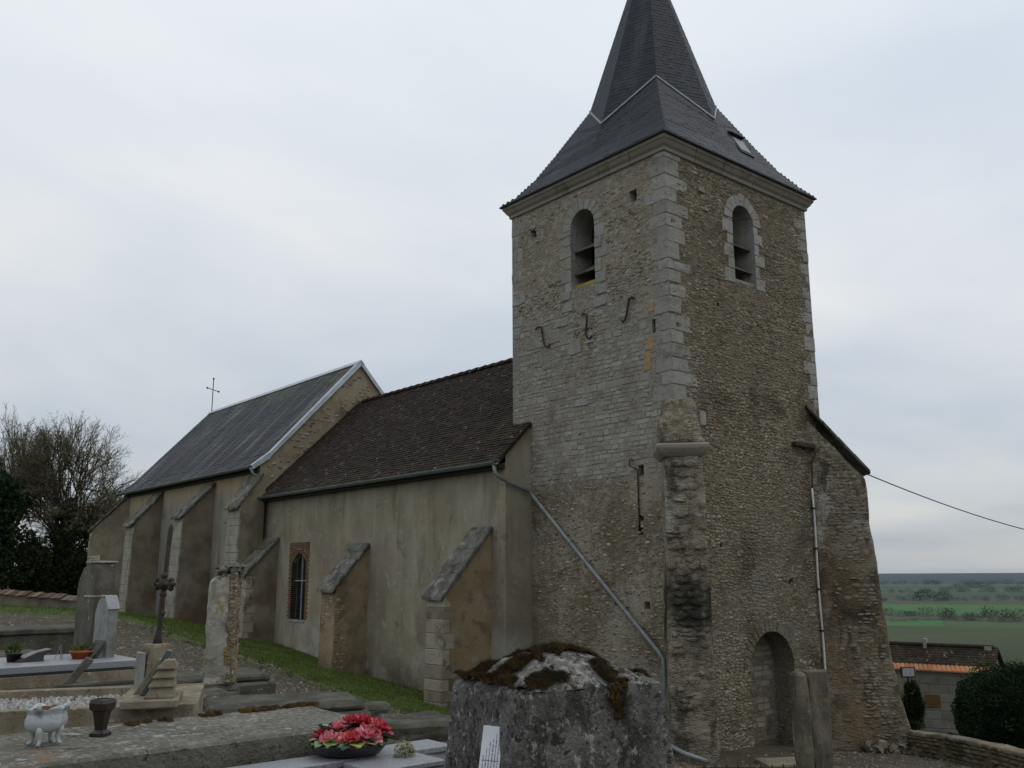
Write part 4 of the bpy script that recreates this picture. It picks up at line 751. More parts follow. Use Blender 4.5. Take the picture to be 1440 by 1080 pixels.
def petal(mb, o, d, upv, L, Wd, curl, cup):
    s = d.cross(upv).normalized(); P = []; ph = rnd(0, 6); prof_ = (.35, .8, 1.0, 1.02, .8, .42); n_ = 6
    for i in range(6):
        t = i/5; w = Wd*prof_[i]
        b = o+d*L*(math.sin(min(t*1.1, 1.0)*1.57)*math.cos(curl)+.06*t)+upv*L*(t*math.sin(curl)-.35*max(0, t-.55)**1.3)
        for j in range(n_): q = (j-2.5)/2.5; P.append(b+s*q*w+upv*(cup*q*q*L+.035*L*math.sin(ph+q*5+t*3))-d*L*.12*q*q)
    mb.add(P, [(i*n_+j, i*n_+j+1, (i+1)*n_+j+1, (i+1)*n_+j) for i in range(5) for j in range(n_-1)])
for (x, y, z, r_, mt) in ((-.155, .0, .12, .075, 'rose_d'), (-.10, -.09, .115, .075, 'rose_p'), (-.075, .035, .16, .07, 'rose_p'), (.035, -.115, .12, .072, 'rose_r'), (.13, -.065, .13, .085, 'rose_p'), (.165, .035, .165, .08, 'rose_r'), (.08, .075, .185, .08, 'rose_d'), (.0, .09, .185, .075, 'rose_d'), (-.03, .045, .165, .05, 'rose_p'), (.2, .07, .15, .06, 'rose_d')):
    m = MB(); n_ = V((x*2.2, y*2.6-.15, 1)).normalized(); a = n_.orthogonal().normalized(); b = n_.cross(a)
    for wh_, (cnt, L, cu, cp_) in enumerate(((3, .42, 1.35, .35), (4, .6, 1.05, .3), (5, .82, .7, .2), (5, .98, .3, .12))):
        for k in range(cnt):
            t = 2*math.pi*k/cnt+wh_*.6+rnd(-.2, .2); d = a*math.cos(t)+b*math.sin(t); petal(m, V((x, y, z))+d*r_*.06*wh_-n_*.01*wh_, d, n_, r_*L*rnd(.9, 1.1), r_*L*.62, cu+rnd(-.1, .1), cp_)
    m.build('rose', mt, fb_, smooth=True)
for k in range(16):
    t = 2*math.pi*k/16+rnd(-.1, .1); d = V((math.cos(t), math.sin(t)*.8, 0)); m = MB(); petal(m, V((d.x*.15, d.y*.15, .095)), d.normalized(), V((0, 0, 1)), rnd(.075, .1), .045, -.25+rnd(-.15, .25), .1); m.build('glazed_leaf', 'ceram_leaf' if k % 3 else 'ceram_leaf2', fb_, smooth=True)
m = MB()
for k in range(9):
    t = rnd(0, 6.28); d = V((math.cos(t), math.sin(t), .3)); petal(m, V((rnd(-.1, .1), rnd(-.06, .06), .1)), d.normalized(), V((0, 0, 1)), .12, .045, .5, .1)
m.build('inner_leaves', 'ceram_leaf2', fb_, smooth=True)
m = MB()
for k in range(900):
    p = V((rnd(-1, 1), rnd(-1, 1), rnd(0, 1.2)))
    if p.length > 1.1: continue
    p = V((p.x*.06, p.y*.05, p.z*.075)); d = V((rnd(-1, 1), rnd(-1, 1), rnd(-.2, 1))).normalized()*.016; s_ = d.orthogonal()*.25; m.add([p-s_, p+s_, p+d], [(0, 1, 2)])
tag(m.build('lichen_tuft', mk('grey_green_lichen', (.16, .17, .09), (.26, .26, .15), 30, bump=0), off=(-12.42, -8.34, -.97)), 'pale grey-green lichen tuft beside the bowl of ceramic roses', 'lichen')
# 3 mossy monolith with a small white plaque
MR = math.atan2(-.14, .99)
mo = root('grave_monolith', 'broad blackened stone grave monolith with moss over its pyramid top', 'monument', (-12.81, -9.78, gz(-12.5, -9.5)), MR); zg = mo.location.z
sL, sW, zc_ = .74, .56, -.475-zg
m = MB(); m.loft([[V((-e, -e, z)), V((sL+e, -e, z)), V((sL+e, sW+e, z)), V((-e, sW+e, z))] for z, e in ((-.3, .12), (zc_-.02, .012), (zc_, 0))]+[[V((sL*.5-.14, sW*.5-.05, zc_+.13)), V((sL*.5+.10, sW*.5-.05, zc_+.13)), V((sL*.5+.10, sW*.5+.05, zc_+.13)), V((sL*.5-.14, sW*.5+.05, zc_+.13))]])
rough_mesh(m, 12, .012, 7).build('stone_body', 'mono', mo, smooth=True)
m = MB(); rg = random.Random(4)
def topz(x, y):
    k = min(x/(sL*.5-.14), (sL-x)/(sL*.5-.10), y/(sW*.5-.05), (sW-y)/(sW*.5-.05)); return zc_+.13*max(0, min(1, k))
def moss_t(x, y):                                 # thickness of the moss cushion
    n1 = noise.noise(V((x*9, y*9, 2.2)))+.5*noise.noise(V((x*23, y*23, 7.7)))
    ridge = 1-abs(y-sW*.56)/.11; lft = (1-x/.17)+.25; bck = (y-sW*.52)/.1 if x < sL*.85 else -1
    tng = 1-abs(x-sL*.66+.10*(y/sW))/.06-max(0, y-sW*.55)*4; rgt = 1.0-(abs(y-sW*.2)/.14)-abs(x-sL)*9
    return min(.034, max(0, .018*(max(ridge, lft*.8, bck*.5, tng, rgt)+1.6*n1-.32)))
nx_, ny_ = 120, 92; gx = [-.012+(sL+.024)*i/(nx_-1) for i in range(nx_)]; gy = [-.012+(sW+.024)*j/(ny_-1) for j in range(ny_)]
T = [[moss_t(x, y) for y in gy] for x in gx]
idx = {}
def mv(i, j):
    if (i, j) not in idx:
        x, y = gx[i], gy[j]; idx[i, j] = len(m.v); t = T[i][j]; m.v.append((x, y, topz(x, y)+(t+rg.uniform(0, .006) if t > 0 else -.006)))
    return idx[i, j]
fz = []
for i in range(nx_-1):
    for j in range(ny_-1):
        if max(T[i][j], T[i+1][j], T[i][j+1], T[i+1][j+1]) > .004:
            f = (mv(i, j), mv(i+1, j), mv(i+1, j+1), mv(i, j+1)); m.f.append(f); m.t.append(0.0); fz.append(V(m.v[f[0]]))
for k in range(9):                                # moss hanging over the near edge
    for _ in range(12):
        t = rg.random(); x = sL*.66+rg.uniform(-.05, .05)*(1-.5*t); fz.append(V((x, -.016-.01*rg.random(), zc_-.02-t*.15)))
        uv, uf = rg.choice(US['rubble']); r_ = rg.uniform(.008, .016); m.add([V((x+a*r_*1.5, -.012-(c+.2)*r_*.6, zc_-t*.14+b*r_*1.8)) for a, b, c in uv], uf)
for p in fz:
    for _ in range(5):
        d = V((rg.uniform(-.6, .6), rg.uniform(-.9, .4), rg.uniform(.2, 1.1))).normalized()*rg.uniform(.008, .02); s_ = d.orthogonal()*.13; o4 = p+V((rg.uniform(-.006, .006), rg.uniform(-.006, .006), 0)); m.add([o4-s_, o4+s_, o4+d], [(0, 1, 2)])
tag(m.build('moss', 'moss', mo), kind='stuff')
pq = root('memorial_plaque', 'narrow white plaque with lines of small writing leaning on the monolith', 'plaque', (-12.93, -9.62, -.78), 0)
o3 = V((0, 0, .165)); dU = V((.16*.0+.02, -.075, -.012)); 
a_ = V((-.005, .16, .0)); 
# plaque plane: leans against the left face of the monolith
uP = V((.05, -.055, -.006)).normalized(); vP = V((.045, .045, .21)).normalized(); vP = (vP-uP*vP.dot(uP)).normalized(); nP = uP.cross(vP); nP = nP if nP.x < 0 else -nP
oP = V((0, 0, -.14)); m = MB(); m.fbox(oP, uP, vP, nP, 0, .085, 0, .31, 0, .008); m.build('plaque_sheet', 'paper', pq)
m = MB(); rg = random.Random(9)
for k in range(6):
    v_ = .015
    while v_ < .27-.02*abs(k-4):
        L = rg.uniform(.006, .02)
        m.fbox(oP, uP, vP, nP, .012+.012*k, .012+.012*k+rg.uniform(.002, .004), v_, v_+L, .0082, .0092); v_ += L+rg.uniform(.002, .006)
m.fbox(oP, uP, vP, nP, .008, .078, .172, .1745, .0082, .0095); m.build('writing', 'ink', pq)
# 4 cream tomb with white gravel
ct, zt = tomb('gravel_tomb', 'cream concrete tomb kerb filled with white gravel', 'tomb', -16.2, -12.45, -5.75, -4.3, -1.1, 'cream', ((0, 0), (.14, .06)), .004, rz=R(-24)); 
hx, hy = (16.2-12.45)/2, (5.75-4.3)/2
ct.location = V((-12.42, -5.42, ct.location.z))+V((-hx*math.cos(R(-24))-hy*math.sin(R(-24)), -hx*math.sin(R(-24))+hy*math.cos(R(-24)), 0)); 
for (x0, x1, y0, y1) in ((-hx, hx, -hy, -hy+.13), (-hx, hx, hy-.13, hy), (hx-.62, hx, -hy+.13, hy-.13), (hx-2.62, hx-2.4, -hy+.13, hy-.13)):
    m = MB(); m.box(x0, x1, y0, y1, zt-.05, zt+.12); rough_mesh(m, 3, .003, 5, x0).build('kerb', 'cream', ct)
m = MB()
for k in range(2600):
    x, y = rnd(-hx+.05, hx-.6), rnd(-hy+.14, hy-.14); r_ = rnd(.012, .024); uv, uf = random.choice(US['rubble']); m.add([V((x+a*r_*1.4, y+b*r_*1.4, zt+.035+(c+.3)*r_*.7+rnd(0, .02))) for a, b, c in uv], uf)
tag(m.build('gravel', 'gravel_w', ct), kind='stuff')
st = root('stepped_stele', 'cream stepped grave stele on a square plinth at the end of the gravel tomb', 'grave marker', (-12.62, -5.12, -.985), R(-24))
m = MB(); m.box(-.24, .17, -.40, .34, 0, .07); m.build('plinth', 'cream', st, bevel=.012)
for k, (z0_, z1_, xl) in enumerate(((.07, .15, -.06), (.15, .215, -.035), (.215, .28, -.01), (.28, .345, .015))):
    m = MB(); e = .022; m.loft([[V((xl-.02, -.33-e, z0_+.004)), V((.12+e, -.33-e, z0_+.004)), V((.12+e, -.14, z0_+.004)), V((xl-.02, -.14, z0_+.004))], [V((xl-.018, -.33-e, z0_+.014)), V((.12+e, -.33-e, z0_+.014)), V((.12+e, -.14, z0_+.014)), V((xl-.018, -.14, z0_+.014))], [V((xl+.03, -.33, z1_)), V((.12, -.33, z1_)), V((.12, -.14, z1_)), V((xl+.03, -.14, z1_))]]); m.build('step', 'cream', st)
m = MB(); m.prism([V((x, -.02, z)) for x, z in ((-.19, .07), (-.09, .07), (.06, .33), (-.02, .33))], (0, .16, 0)); m.build('slanted_block', 'cream', st, bevel=.004)
m = MB(); m.prism([V((x, -.15, z)) for x, z in ((-.13, .072), (-.09, .072), (.09, .40), (.05, .415))], (0, .13, 0)); m.build('green_plaque', 'slategreen', st, bevel=.005)
cb_ = root('iron_grave_cross', 'tall rusted iron grave cross on a cream concrete block', 'grave cross', (-12.24, -3.95, gz(-12.24, -3.95)), R(0)); zb = cb_.location.z
m = MB(); m.loft([[V((-a, -a, z)), V((a, -a, z)), V((a, a, z)), V((-a, a, z))] for z, a in ((-.2, .16), (-.63-zb, .105), (-.61-zb, .09))]); m.build('block', 'cream', cb_, bevel=.01)
m = MB(); m.box(-.16, -.125, -.09, .08, -1.0-zb, -.68-zb); m.build('marble_tablet', 'marble', cb_, bevel=.006)
m = MB(); z0 = -.62-zb; m.tube([(0, 0, z0), (.0, 0, z0+.06), (.01, 0, z0+.16), (.012, 0, z0+.3), (.03, 0, z0+.7), (.05, 0, z0+1.06), (.055, 0, z0+1.1)], [.05, .035, .022, .026, .02, .024, .01], 8)
for zq in (z0+.28, z0+.45, z0+.62): m.lathe([(.02, -.03), (.038, 0), (.02, .03)], 8, (.02, 0, zq))
m.build('shaft', 'iron', cb_, smooth=True)
m = MB(); m.tube([(-.02, -.3, z0+.545), (.07, .3, z0+.545)], .02, 8)
for p in ((-.025, -.31, z0+.545), (.075, .31, z0+.545)):
    for d in ((0, 0, .035), (0, 0, -.035), (0, math.copysign(.04, p[1]), 0)): m.lathe([(.002, -.03), (.026, -.015), (.03, 0), (.026, .015), (.002, .03)], 8, V(p)+V(d))
m.lathe([(.02, -.06), (.05, -.03), (.055, 0), (.05, .03), (.02, .06)], 10, (.025, 0, z0+.545)); m.build('cross_arm', 'iron', cb_, smooth=True)
# 5 pale granite tomb with headstone, older stele behind
gt, zt = tomb('granite_tomb', 'pale grey granite tomb with rounded moulded edge', 'tomb', -15.8, -11.72, -1.85, -.55, -.92, ('granite', 'granite', 'cream', 'tomb_dark'), ((0, .05), (.07, -.03), (.1, .05), (.22, .12)), .003, cuts=2)
hs = root('headstone', 'pale grey granite headstone with sloped shoulders on the granite tomb', 'headstone', (-11.86, -1.1, -.922))
m = MB(); m.prism([V((-.05, y, z)) for y, z in ((-.24, -.03), (.24, -.03), (.26, .48), (.18, .62), (.05, .68), (-.13, .68), (-.21, .6), (-.26, .54))], (.11, 0, 0)); m.build('slab', 'marble', hs, bevel=.012)
m = MB(); m.prism([V((-.065, y, z)) for y, z in ((-.275, .545), (-.215, .62), (-.13, .7), (.05, .7), (.05, .68), (-.13, .68), (-.2, .605), (-.26, .535))], (.14, 0, 0)); m.build('top_moulding', 'granite', hs, bevel=.004)
ds = root('old_stele', 'tall dark weathered stone stele with pale ledge, taller than the granite headstone', 'headstone', (-11.6, .1, gz(-11.6, .1)), R(6)); zb = ds.location.z
m = MB(); m.box(-.12, .13, -.16, .16, -.3, .15-zb); m.box(-.11, .12, -.15, .15, .15-zb, .17-zb); rough_mesh(m, 5, .012, 4).build('shaft', 'old_conc', ds)
m = MB(); m.box(-.14, .15, -.18, .18, .165-zb, .195-zb); m.box(-.14, -.09, -.15, .15, .19-zb, .26-zb); rough_mesh(m, 2, .006, 6).build('cap', 'pillar', ds)
m = MB(); m.box(-.132, .142, -.172, .172, -.27-zb, -.245-zb); m.build('string_course', 'pillar', ds, bevel=.008)
ws = root('leaning_stele', 'low grey stele standing just behind the tall dark stele', 'headstone', (-11.42, 1.2, gz(-11.42, 1.2)), R(8)); zb = ws.location.z
m = MB(); m.prism([V((-.05, y, z)) for y, z in ((-.25, -.2), (.25, -.2), (.27, -.1-zb), (.12, .12-zb), (-.1, .14-zb), (-.27, -.12-zb))], (.1, 0, 0)); m.build('slab', 'old_conc', ws, bevel=.012)
def potplant(name, label, loc, r_, h, n_leaf, col, cat='plant pot', spread=1.0):
    rt_ = root(name, label, cat, loc); m = MB(); m.lathe([(r_*.7, 0), (r_*.95, h*.85), (r_*1.05, h*.85), (r_*1.05, h), (r_*.9, h), (r_*.85, h*.8)], 16); m.build('pot', col, rt_, smooth=True)
    m = MB()
    for k in range(n_leaf):
        t = rnd(0, 6.28); q = rnd(0, 1); d = V((math.cos(t)*q, math.sin(t)*q, rnd(.4, 1.3))).normalized(); p = V((math.cos(t)*q*r_*.8, math.sin(t)*q*r_*.8, h*.9+rnd(0, r_*.8*spread))); L = r_*rnd(.3, .7)*spread; s_ = d.orthogonal().normalized()*L*.25; m.add([p, p+d*L*.5+s_, p+d*L, p+d*L*.5-s_], [(0, 1, 2, 3)])
    tag(m.build('foliage', 'leaf', rt_), kind='stuff'); return rt_
potplant('plant_pot', 'orange terracotta pot with low green plant on the granite tomb', (-12.15, -1.3, -.922), .13, .09, 130, 'terra', spread=.6)
potplant('white_rimmed_pot', 'small terracotta pot on the mossy ledger behind the granite tomb', (-12.95, 1.0, -.985), .12, .17, 60, 'terra', spread=.5)
potplant('flower_pot', 'small dark pot with yellow-green sprigs beside the black plaque', (-12.83, -1.2, -.922), .085, .1, 90, 'brown', spread=1.3)
bp = root('black_plaque', 'black slanted memorial plaque on the granite tomb', 'plaque', (-12.66, -1.25, -.922), R(4)); m = MB(); m.prism([V((x, -.1, z)) for x, z in ((-.2, 0), (.1, 0), (.1, .06), (.2, .12), (.18, .13), (.02, .1))], (0, .2, 0)); m.build('plaque_body', 'black_granite', bp, bevel=.004)
lp = root('leaning_plaque', 'small grey plaque leaning against the granite headstone', 'plaque', (-12.0, -1.32, -.922), R(5)); m = MB(); m.prism([V((x, -.12, z)) for x, z in ((-.12, 0), (-.09, 0), (.06, .19), (.03, .2))], (0, .24, 0)); m.build('plaque_body', 'tomb_dark', lp, bevel=.004)
m = MB(); m.prism([V((x, -.1, z)) for x, z in ((-.06, 0), (-.02, 0), (.06, .16), (.02, .16))], (0, .2, 0)); m.build('support', 'black_granite', lp)
wf = root('wire_stand', 'thin folded wire stand on the granite tomb', 'stand', (-12.35, -1.2, -.922))
for s_ in (-1, 1):
    m = MB(); m.tube([(s_*.03-.03, 0, 0), (0, 0, .16), (.03+s_*.01, .03, .0)], .004, 5); m.build('wire', 'bar', wf)
fs_ = root('fallen_plaque', 'grey-green stone plaque leaning in front of the granite tomb', 'plaque', (-12.5, -2.55, gz(-12.5, -2.55)), R(-14)); zb = fs_.location.z
m = MB(); m.prism([V((x, -.04, z)) for x, z in ((-.16, -1.06-zb), (-.06, -1.06-zb), (.12, -.84-zb), (.05, -.8-zb))], (0, .08, 0)); m.build('plaque_body', 'old_conc', fs_, bevel=.01); m = MB(); m.prism([V((x, -.1, z)) for x, z in ((-.25, -.1), (.25, -.1), (.2, -1.05-zb), (-.2, -1.05-zb))], (0, .2, 0)); rough_mesh(m, 2, .01).build('base', 'tomb_dark', fs_)
# 6 old dark tombs farther back
tomb('sunken_kerb', 'low dark kerb lying between the gravel tomb and the granite tomb', 'tomb', -16, -11.9, -3.3, -2.45, -1.12, 'tomb_dark', ((0, 0), (.1, .08)), .012)
tomb('old_ledger', 'dark mossy ledger tomb behind the granite tomb', 'tomb', -16, -12.0, .5, 1.6, -.98, 'tomb_dark', ((0, 0), (.12, .1)), .015)
tomb('raised_tomb', 'raised dark tomb with flat top standing near the far lawn', 'tomb', -14.6, -10.6, 4.2, 5.4, -.84, 'tomb_dark', ((0, .04), (.1, 0)), .015)
tomb('worn_ledger', 'worn dark ledger beside the gravel path behind the iron cross', 'tomb', -11.4, -9.6, -.9, .2, -1.28, 'tomb_dark', ((0, 0), (.1, .06)), .02)
tomb('broken_ledger', 'dark fallen ledger slab lying before the pale stone pillar', 'tomb', -11.75, -10.3, -4.55, -3.6, -1.2, 'tomb_dark', ((0, 0), (.08, .05)), .02, rz=R(-20))
tomb('short_ledger', 'short dark ledger between iron cross and pale stone pillar', 'tomb', -11.75, -10.9, -2.9, -2.2, -1.25, 'tomb_dark', ((0, 0),), .025)
potplant('broken_pot', 'broken terracotta pot lying among the old ledgers', (-11.62, -3.35, gz(-11.6, -3.35)+.12), .1, .12, 0+6, 'terra')
potplant('cracked_pot', 'cracked terracotta pot beside the fallen ledger slab', (-11.42, -3.5, gz(-11.4, -3.5)+.12), .09, .1, 4, 'terra')
kt = 0
for (x, y, w, d, h, z, lab) in ((-9.05, -2.1, .9, .45, .25, 0, 'dark kerb block at the edge of the grass strip'), (-8.85, -3.1, .8, .5, .3, 0, 'mossy kerb block half sunk beside the grass strip'), (-9.3, -4.2, 1.2, .5, .3, .1, 'long low kerb stone behind the ceramic roses'), (-9.9, -5.2, .7, .35, .3, 0, 'small rounded kerb stone between the dark tomb and the path'), (-10.6, -6.3, 1.0, .3, .3, .05, 'pale-topped kerb stone nearest the monolith')):
    g = gz(x, y); r_ = root('kerb_stone', lab, 'kerb stone', (x, y, g), R(-30+rnd(-15, 15)), 'old kerb stones beside the path'); m = MB(); m.box(-w/2, w/2, -d/2, d/2, -.2, h*.5+z); rough_mesh(m, 4, .03, 4, x).build('block', 'tomb_dark', r_)
# 7 broken pale pillar
pi = root('stone_pillar', 'pale broken stone grave pillar with ochre rubble side and lichened top', 'grave marker', (-10.66, -1.72, gz(-10.66, -1.72)), R(-32)); zb = pi.location.z
m = MB(); m.loft([[V((-.26, -.2, z)), V((.2, -.2, z)), V((.2, .2, z)), V((-.26, .2, z))] for z in (-.2, .2)]); rough_mesh(m, 4, .03, 5).build('base', 'tomb_dark', pi)
m = MB(); m.loft([[V((-.2, -.14, .18)), V((.14, -.14, .18)), V((.14, .16, .18)), V((-.2, .16, .18))], [V((-.2, -.14, .8)), V((.14, -.14, .8)), V((.14, .16, .8)), V((-.2, .16, .8))], [V((-.18, -.14, -.05-zb)), V((.14, -.14, .06-zb)), V((.14, .16, .08-zb)), V((-.18, .16, -.04-zb))]]); rough_mesh(m, 7, .022, 5).build('shaft', 'pillar', pi)
m = MB(); m.box(.06, .15, -.155, .17, .2, .04-zb); rough_mesh(m, 6, .014, 9).build('rubble_side', 'pillar_side', pi)
FP = (V((.15, -.15, 0)), V((0, 1, 0)), Z3, V((1, 0, 0))); masonry('pillar_stone', None, 'pillar_side', pi, FP, courses(.0, .32, .22, .0-zb, (.06, .14), (.09, .2), .012, (.008, .02), lambda a, b: 1), 'block', 80)
FP2 = (V((0, -.155, 0)), V((1, 0, 0)), Z3, V((0, -1, 0))); masonry('pillar_stone', None, 'pillar_side', pi, FP2, courses(.05, .15, .22, .0-zb, (.06, .14), (.06, .1), .01, (.008, .02), lambda a, b: .9), 'block', 50)
m = MB(); rg = random.Random(3)
for k in range(34):
    uv, uf = rg.choice(US['rubble']); r_ = rg.uniform(.03, .075); p = V((rg.uniform(-.1, .2), rg.uniform(-.18, .18), .05-zb+rg.uniform(-.03, .07))); q = Matrix.Rotation(rg.uniform(0, 6), 3, V((rg.uniform(-1, 1), rg.uniform(-1, 1), .6))); m.add([p+q @ V((a*r_*1.6, b*r_, c*r_*.35)) for a, b, c in uv], uf, rg.random())
m.build('lichened_top', 'tomb_grey', pi)
# 8 right side: stone posts before the niche, pale slab, railing
MT['post'] = mk('brown_weathered_post', (.085, .075, .055), (.15, .135, .1), 3, stretch=(1, 1, .5), ov=[dict(c=(.04, .038, .03), sc=4, st=(1, 1, .2), lo=.48, hi=.64, a=.85), dict(c=(.17, .13, .05), sc=6, lo=.56, hi=.64, a=.6), dict(c=(.3, .29, .25), sc=18, lo=.63, hi=.68, a=.6)], bump=1, bsc=20)
rs_ = root('grave_post', 'weathered grey double stone grave post in front of the walled niche', 'grave marker', (-1.08, -3.55, gz(-1.08, -3.55)), R(-20)); zb = rs_.location.z
m = MB(); m.loft([[V((-.30, -.12, z)), V((-.06+e, -.12, z)), V((-.06+e, .12, z)), V((-.30, .12, z))] for z, e in ((-.3, .05), (-1.66-zb, 0))]); rough_mesh(m, 6, .03, 4).build('narrow_post', 'post', rs_)
m = MB(); m.loft([[V((-.04, -.14-e, z)), V((.33+e, -.14-e, z)), V((.33+e, .14, z)), V((-.04, .14, z))] for z, e in ((-.3, .07), (.35, .06), (.36, 0), (-1.62-zb, -.01))]); rough_mesh(m, 6, .03, 4, 5).build('broad_post', 'post', rs_)
m = MB(); m.box(-.5, .62, -.25, .25, -.3, .28); rough_mesh(m, 5, .04, 3).build('base', 'tomb_dark', rs_)
ps = root('pale_slab', 'pale slab lying at the foot of the walled niche', 'slab', (.9, -1.6, gz(.9, -1.6)), R(-30)); m = MB(); m.box(-.45, .4, -.35, .35, -.15, .1); m.build('slab', 'cream', ps, bevel=.015)
rl = root('iron_railing', 'low rusted iron grave railing in front of the tower corner', 'railing', (-1.0, -2.2, gz(-1, -2.2)-.02), R(-42)); rl.scale = (1, 1, .55)
for k in range(9):
    m = MB(); m.tube([(-.8+.2*k, 0, -.1), (-.8+.2*k, 0, .42), (-.8+.2*k, 0, .48)], [.012, .012, .003], 6); m.build('bar', 'iron', rl)
m = MB(); m.box(-.85, .85, -.012, .012, .33, .36); m.build('rail', 'iron', rl)

# ------------------------------------------------------------------ far left: boundary wall, trees
MT['wall_left'] = mk('churchyard_wall', (.13, .115, .085), (.19, .17, .13), 1.5, ov=[dict(c=(.06, .055, .04), sc=.8, lo=.45, hi=.65, a=.7)], bump=.6, bsc=8)
MT['coping_tile'] = mk('rusty_coping_tile', (.13, .07, .04), (.22, .13, .08), 3, tone=[(.06, .038, .026), (.14, .075, .045), (.26, .24, .2), (.09, .05, .032), (.12, .1, .08)], bump=.6, gain=.75)
wl = root('churchyard_wall', 'low rendered churchyard wall with rusty tile coping below the trees', 'wall', (-6.3, 29.9, gz(-6.3, 29.9)))
A = V((-13.5, 43.6, 0)); B_ = V((-2.6, 21.8+2.2, 0)); A = V((-10.5, 38.0, 0)); B_ = V((-4.55, 25.3, 0)); dW = (B_-A); LW = dW.length; dW.normalize(); nW = V((dW.y, -dW.x, 0))
ztop = lambda t: -.18+(-.80+.18)*t
m = MB()
for k in range(12):
    pass
m.prism([A+V((0, 0, -3)), A+V((0, 0, ztop(0))), B_+V((0, 0, ztop(1.1))), B_+V((0, 0, -3))], nW*.4); rough_mesh(m, 3, .02, 1).build('wall_body', 'wall_left', wl, off=-V(wl.location))
n_t = int(LW/.32)
for k in range(n_t):
    t = k/n_t; p = A+dW*LW*t+nW*.2+V((0, 0, ztop(t*1.1)))
    m = MB(); m.prism([p-nW*.32+V((0, 0, -.05)), p+V((0, 0, .12)), p+nW*.32+V((0, 0, -.05)), p+V((0, 0, .06))], dW*.31, random.random()); m.build('coping_tile', 'coping_tile', wl, off=-V(wl.location)+V((0, 0, rnd(-.03, .03))))
MT['bark'] = mk('tree_bark', (.035, .032, .026), (.06, .055, .045), 6, bump=.4)
MT['bud'] = mk('budding_twigs', (.085, .08, .034), (.14, .125, .055), 5, bump=0)
MT['twig'] = mk('brown_twig', (.075, .067, .043), (.11, .096, .062), 6, bump=0)
MT['ivy'] = mk('dark_ivy', (.012, .02, .008), (.028, .04, .014), 4, bump=0, spec=.1)
MT['yew'] = mk('dark_evergreen', (.012, .026, .012), (.026, .05, .02), 4, bump=0, spec=.1)
def bare_tree(label, loc, c3, R3, seed, limbs=15, ivy=0.0, subs=13):
    """trunk, limbs fanning out to a rounded crown (centre c3, radii R3), then sub-branches, twigs and buds"""
    rg = random.Random(seed); rt_ = root('bare_tree', label, 'tree', loc, 0, 'bare trees behind the churchyard wall'); tr, br_, tw_, bd = MB(), MB(), MB(), MB()
    c3, H = V(c3), c3[2]; j3 = lambda k: V((rg.uniform(-k, k), rg.uniform(-k, k), rg.uniform(-k, k)))
    top = V((c3.x*.4, c3.y*.4, H*.62)); tr.tube([V((0, 0, -.4)), V((.05, 0, H*.25))+j3(.05), top], [H*.06, H*.045, H*.036], 9); fork = top
    def path(a, b, k, n, lift):
        return [a.lerp(b, i/n)+V((0, 0, lift*math.sin(math.pi*i/n)))+(j3(k) if 0 < i < n else V((0, 0, 0))) for i in range(n+1)]
    def shell(d, f): return V((c3.x+d.x*R3[0]*f, c3.y+d.y*R3[1]*f, c3.z+d.z*R3[2]*f))
    for _ in range(limbs):
        d = V((rg.gauss(0, 1), rg.gauss(0, 1), rg.gauss(.45, .75))).normalized(); a = V((0, 0, 0)).lerp(fork, rg.uniform(.75, 1)); P = path(a, shell(d, rg.uniform(.5, .85)), .18, 6, -.25); r = H*rg.uniform(.012, .02)
        br_.tube(P, [r*(1-.7*i/6) for i in range(7)], 5)
        for _ in range(subs):
            t = rg.uniform(.3, 1)*6; i = min(5, int(t)); b = P[i].lerp(P[i+1], t-i); dd = (d+j3(.75)).normalized(); e = shell(dd, rg.uniform(.72, 1.02)*(1+.12*noise.noise(dd*2+V((seed, 0, 0))))); Q = path(b, e, .12, 5, .12); r2 = r*rg.uniform(.22, .36)
            br_.tube(Q, [r2*(1-.75*k/5) for k in range(6)], 4, cap=False)
            for _ in range(11):
                t = rg.uniform(.25, 1)*5; i = min(4, int(t)); b2 = Q[i].lerp(Q[i+1], t-i); out = ((e-b).normalized()*.8+(b2-c3).normalized()*.5+V((0, 0, .35))+j3(.7)).normalized(); L = rg.uniform(.45, 1.1); e2 = b2+out*L; T = path(b2, e2, .05, 2, .05); tw_.tube(T, [.012, .008, .004], 3, cap=False)
                for _ in range(3):
                    b3 = T[1].lerp(T[2], rg.random()); e3 = b3+(out+j3(.8)).normalized()*rg.uniform(.2, .5); tw_.tube([b3, e3], [.0055, .003], 3, cap=False)
                    for _ in range(3):
                        q = b3.lerp(e3, rg.random()); f = j3(1)*.038; s_ = f.orthogonal()*.5; bd.add([q-s_, q+f*1.3, q+s_], [(0, 1, 2)])
    tr.build('trunk', 'bark', rt_, smooth=True); br_.build('crown', 'bark', rt_, smooth=True); tag(tw_.build('twigs', 'twig', rt_), kind='stuff'); tag(bd.build('buds', 'bud', rt_), kind='stuff')
    if ivy:
        m = MB()
        for _ in range(int(5000*ivy)):
            t = rg.random()**.8; a = rg.uniform(0, 6.28); z = t*H*.95; rr = (.3+1.0*ivy*(1-t)**.7)*rg.uniform(.3, 1)*(1+.4*math.sin(z*2+a*2)); p = V((math.cos(a)*rr+c3.x*.4*t, math.sin(a)*rr, z)); d = V((rg.uniform(-1, 1), rg.uniform(-1, 1), rg.uniform(-1, .5))).normalized()*rg.uniform(.07, .14); s_ = d.orthogonal()*.6; m.add([p-s_*.5, p+d*.5-s_, p+d, p+d*.5+s_], [(0, 1, 2, 3)])
        tag(m.build('ivy', 'ivy', rt_), kind='stuff')
    return rt_
bare_tree('broad round-crowned bare tree rising beside the chancel end', (-.9, 43.2, gz(-.9, 43)), (.1, 0, 6.3), (3.5, 3.2, 4.1), 11, 19, .9, 15)
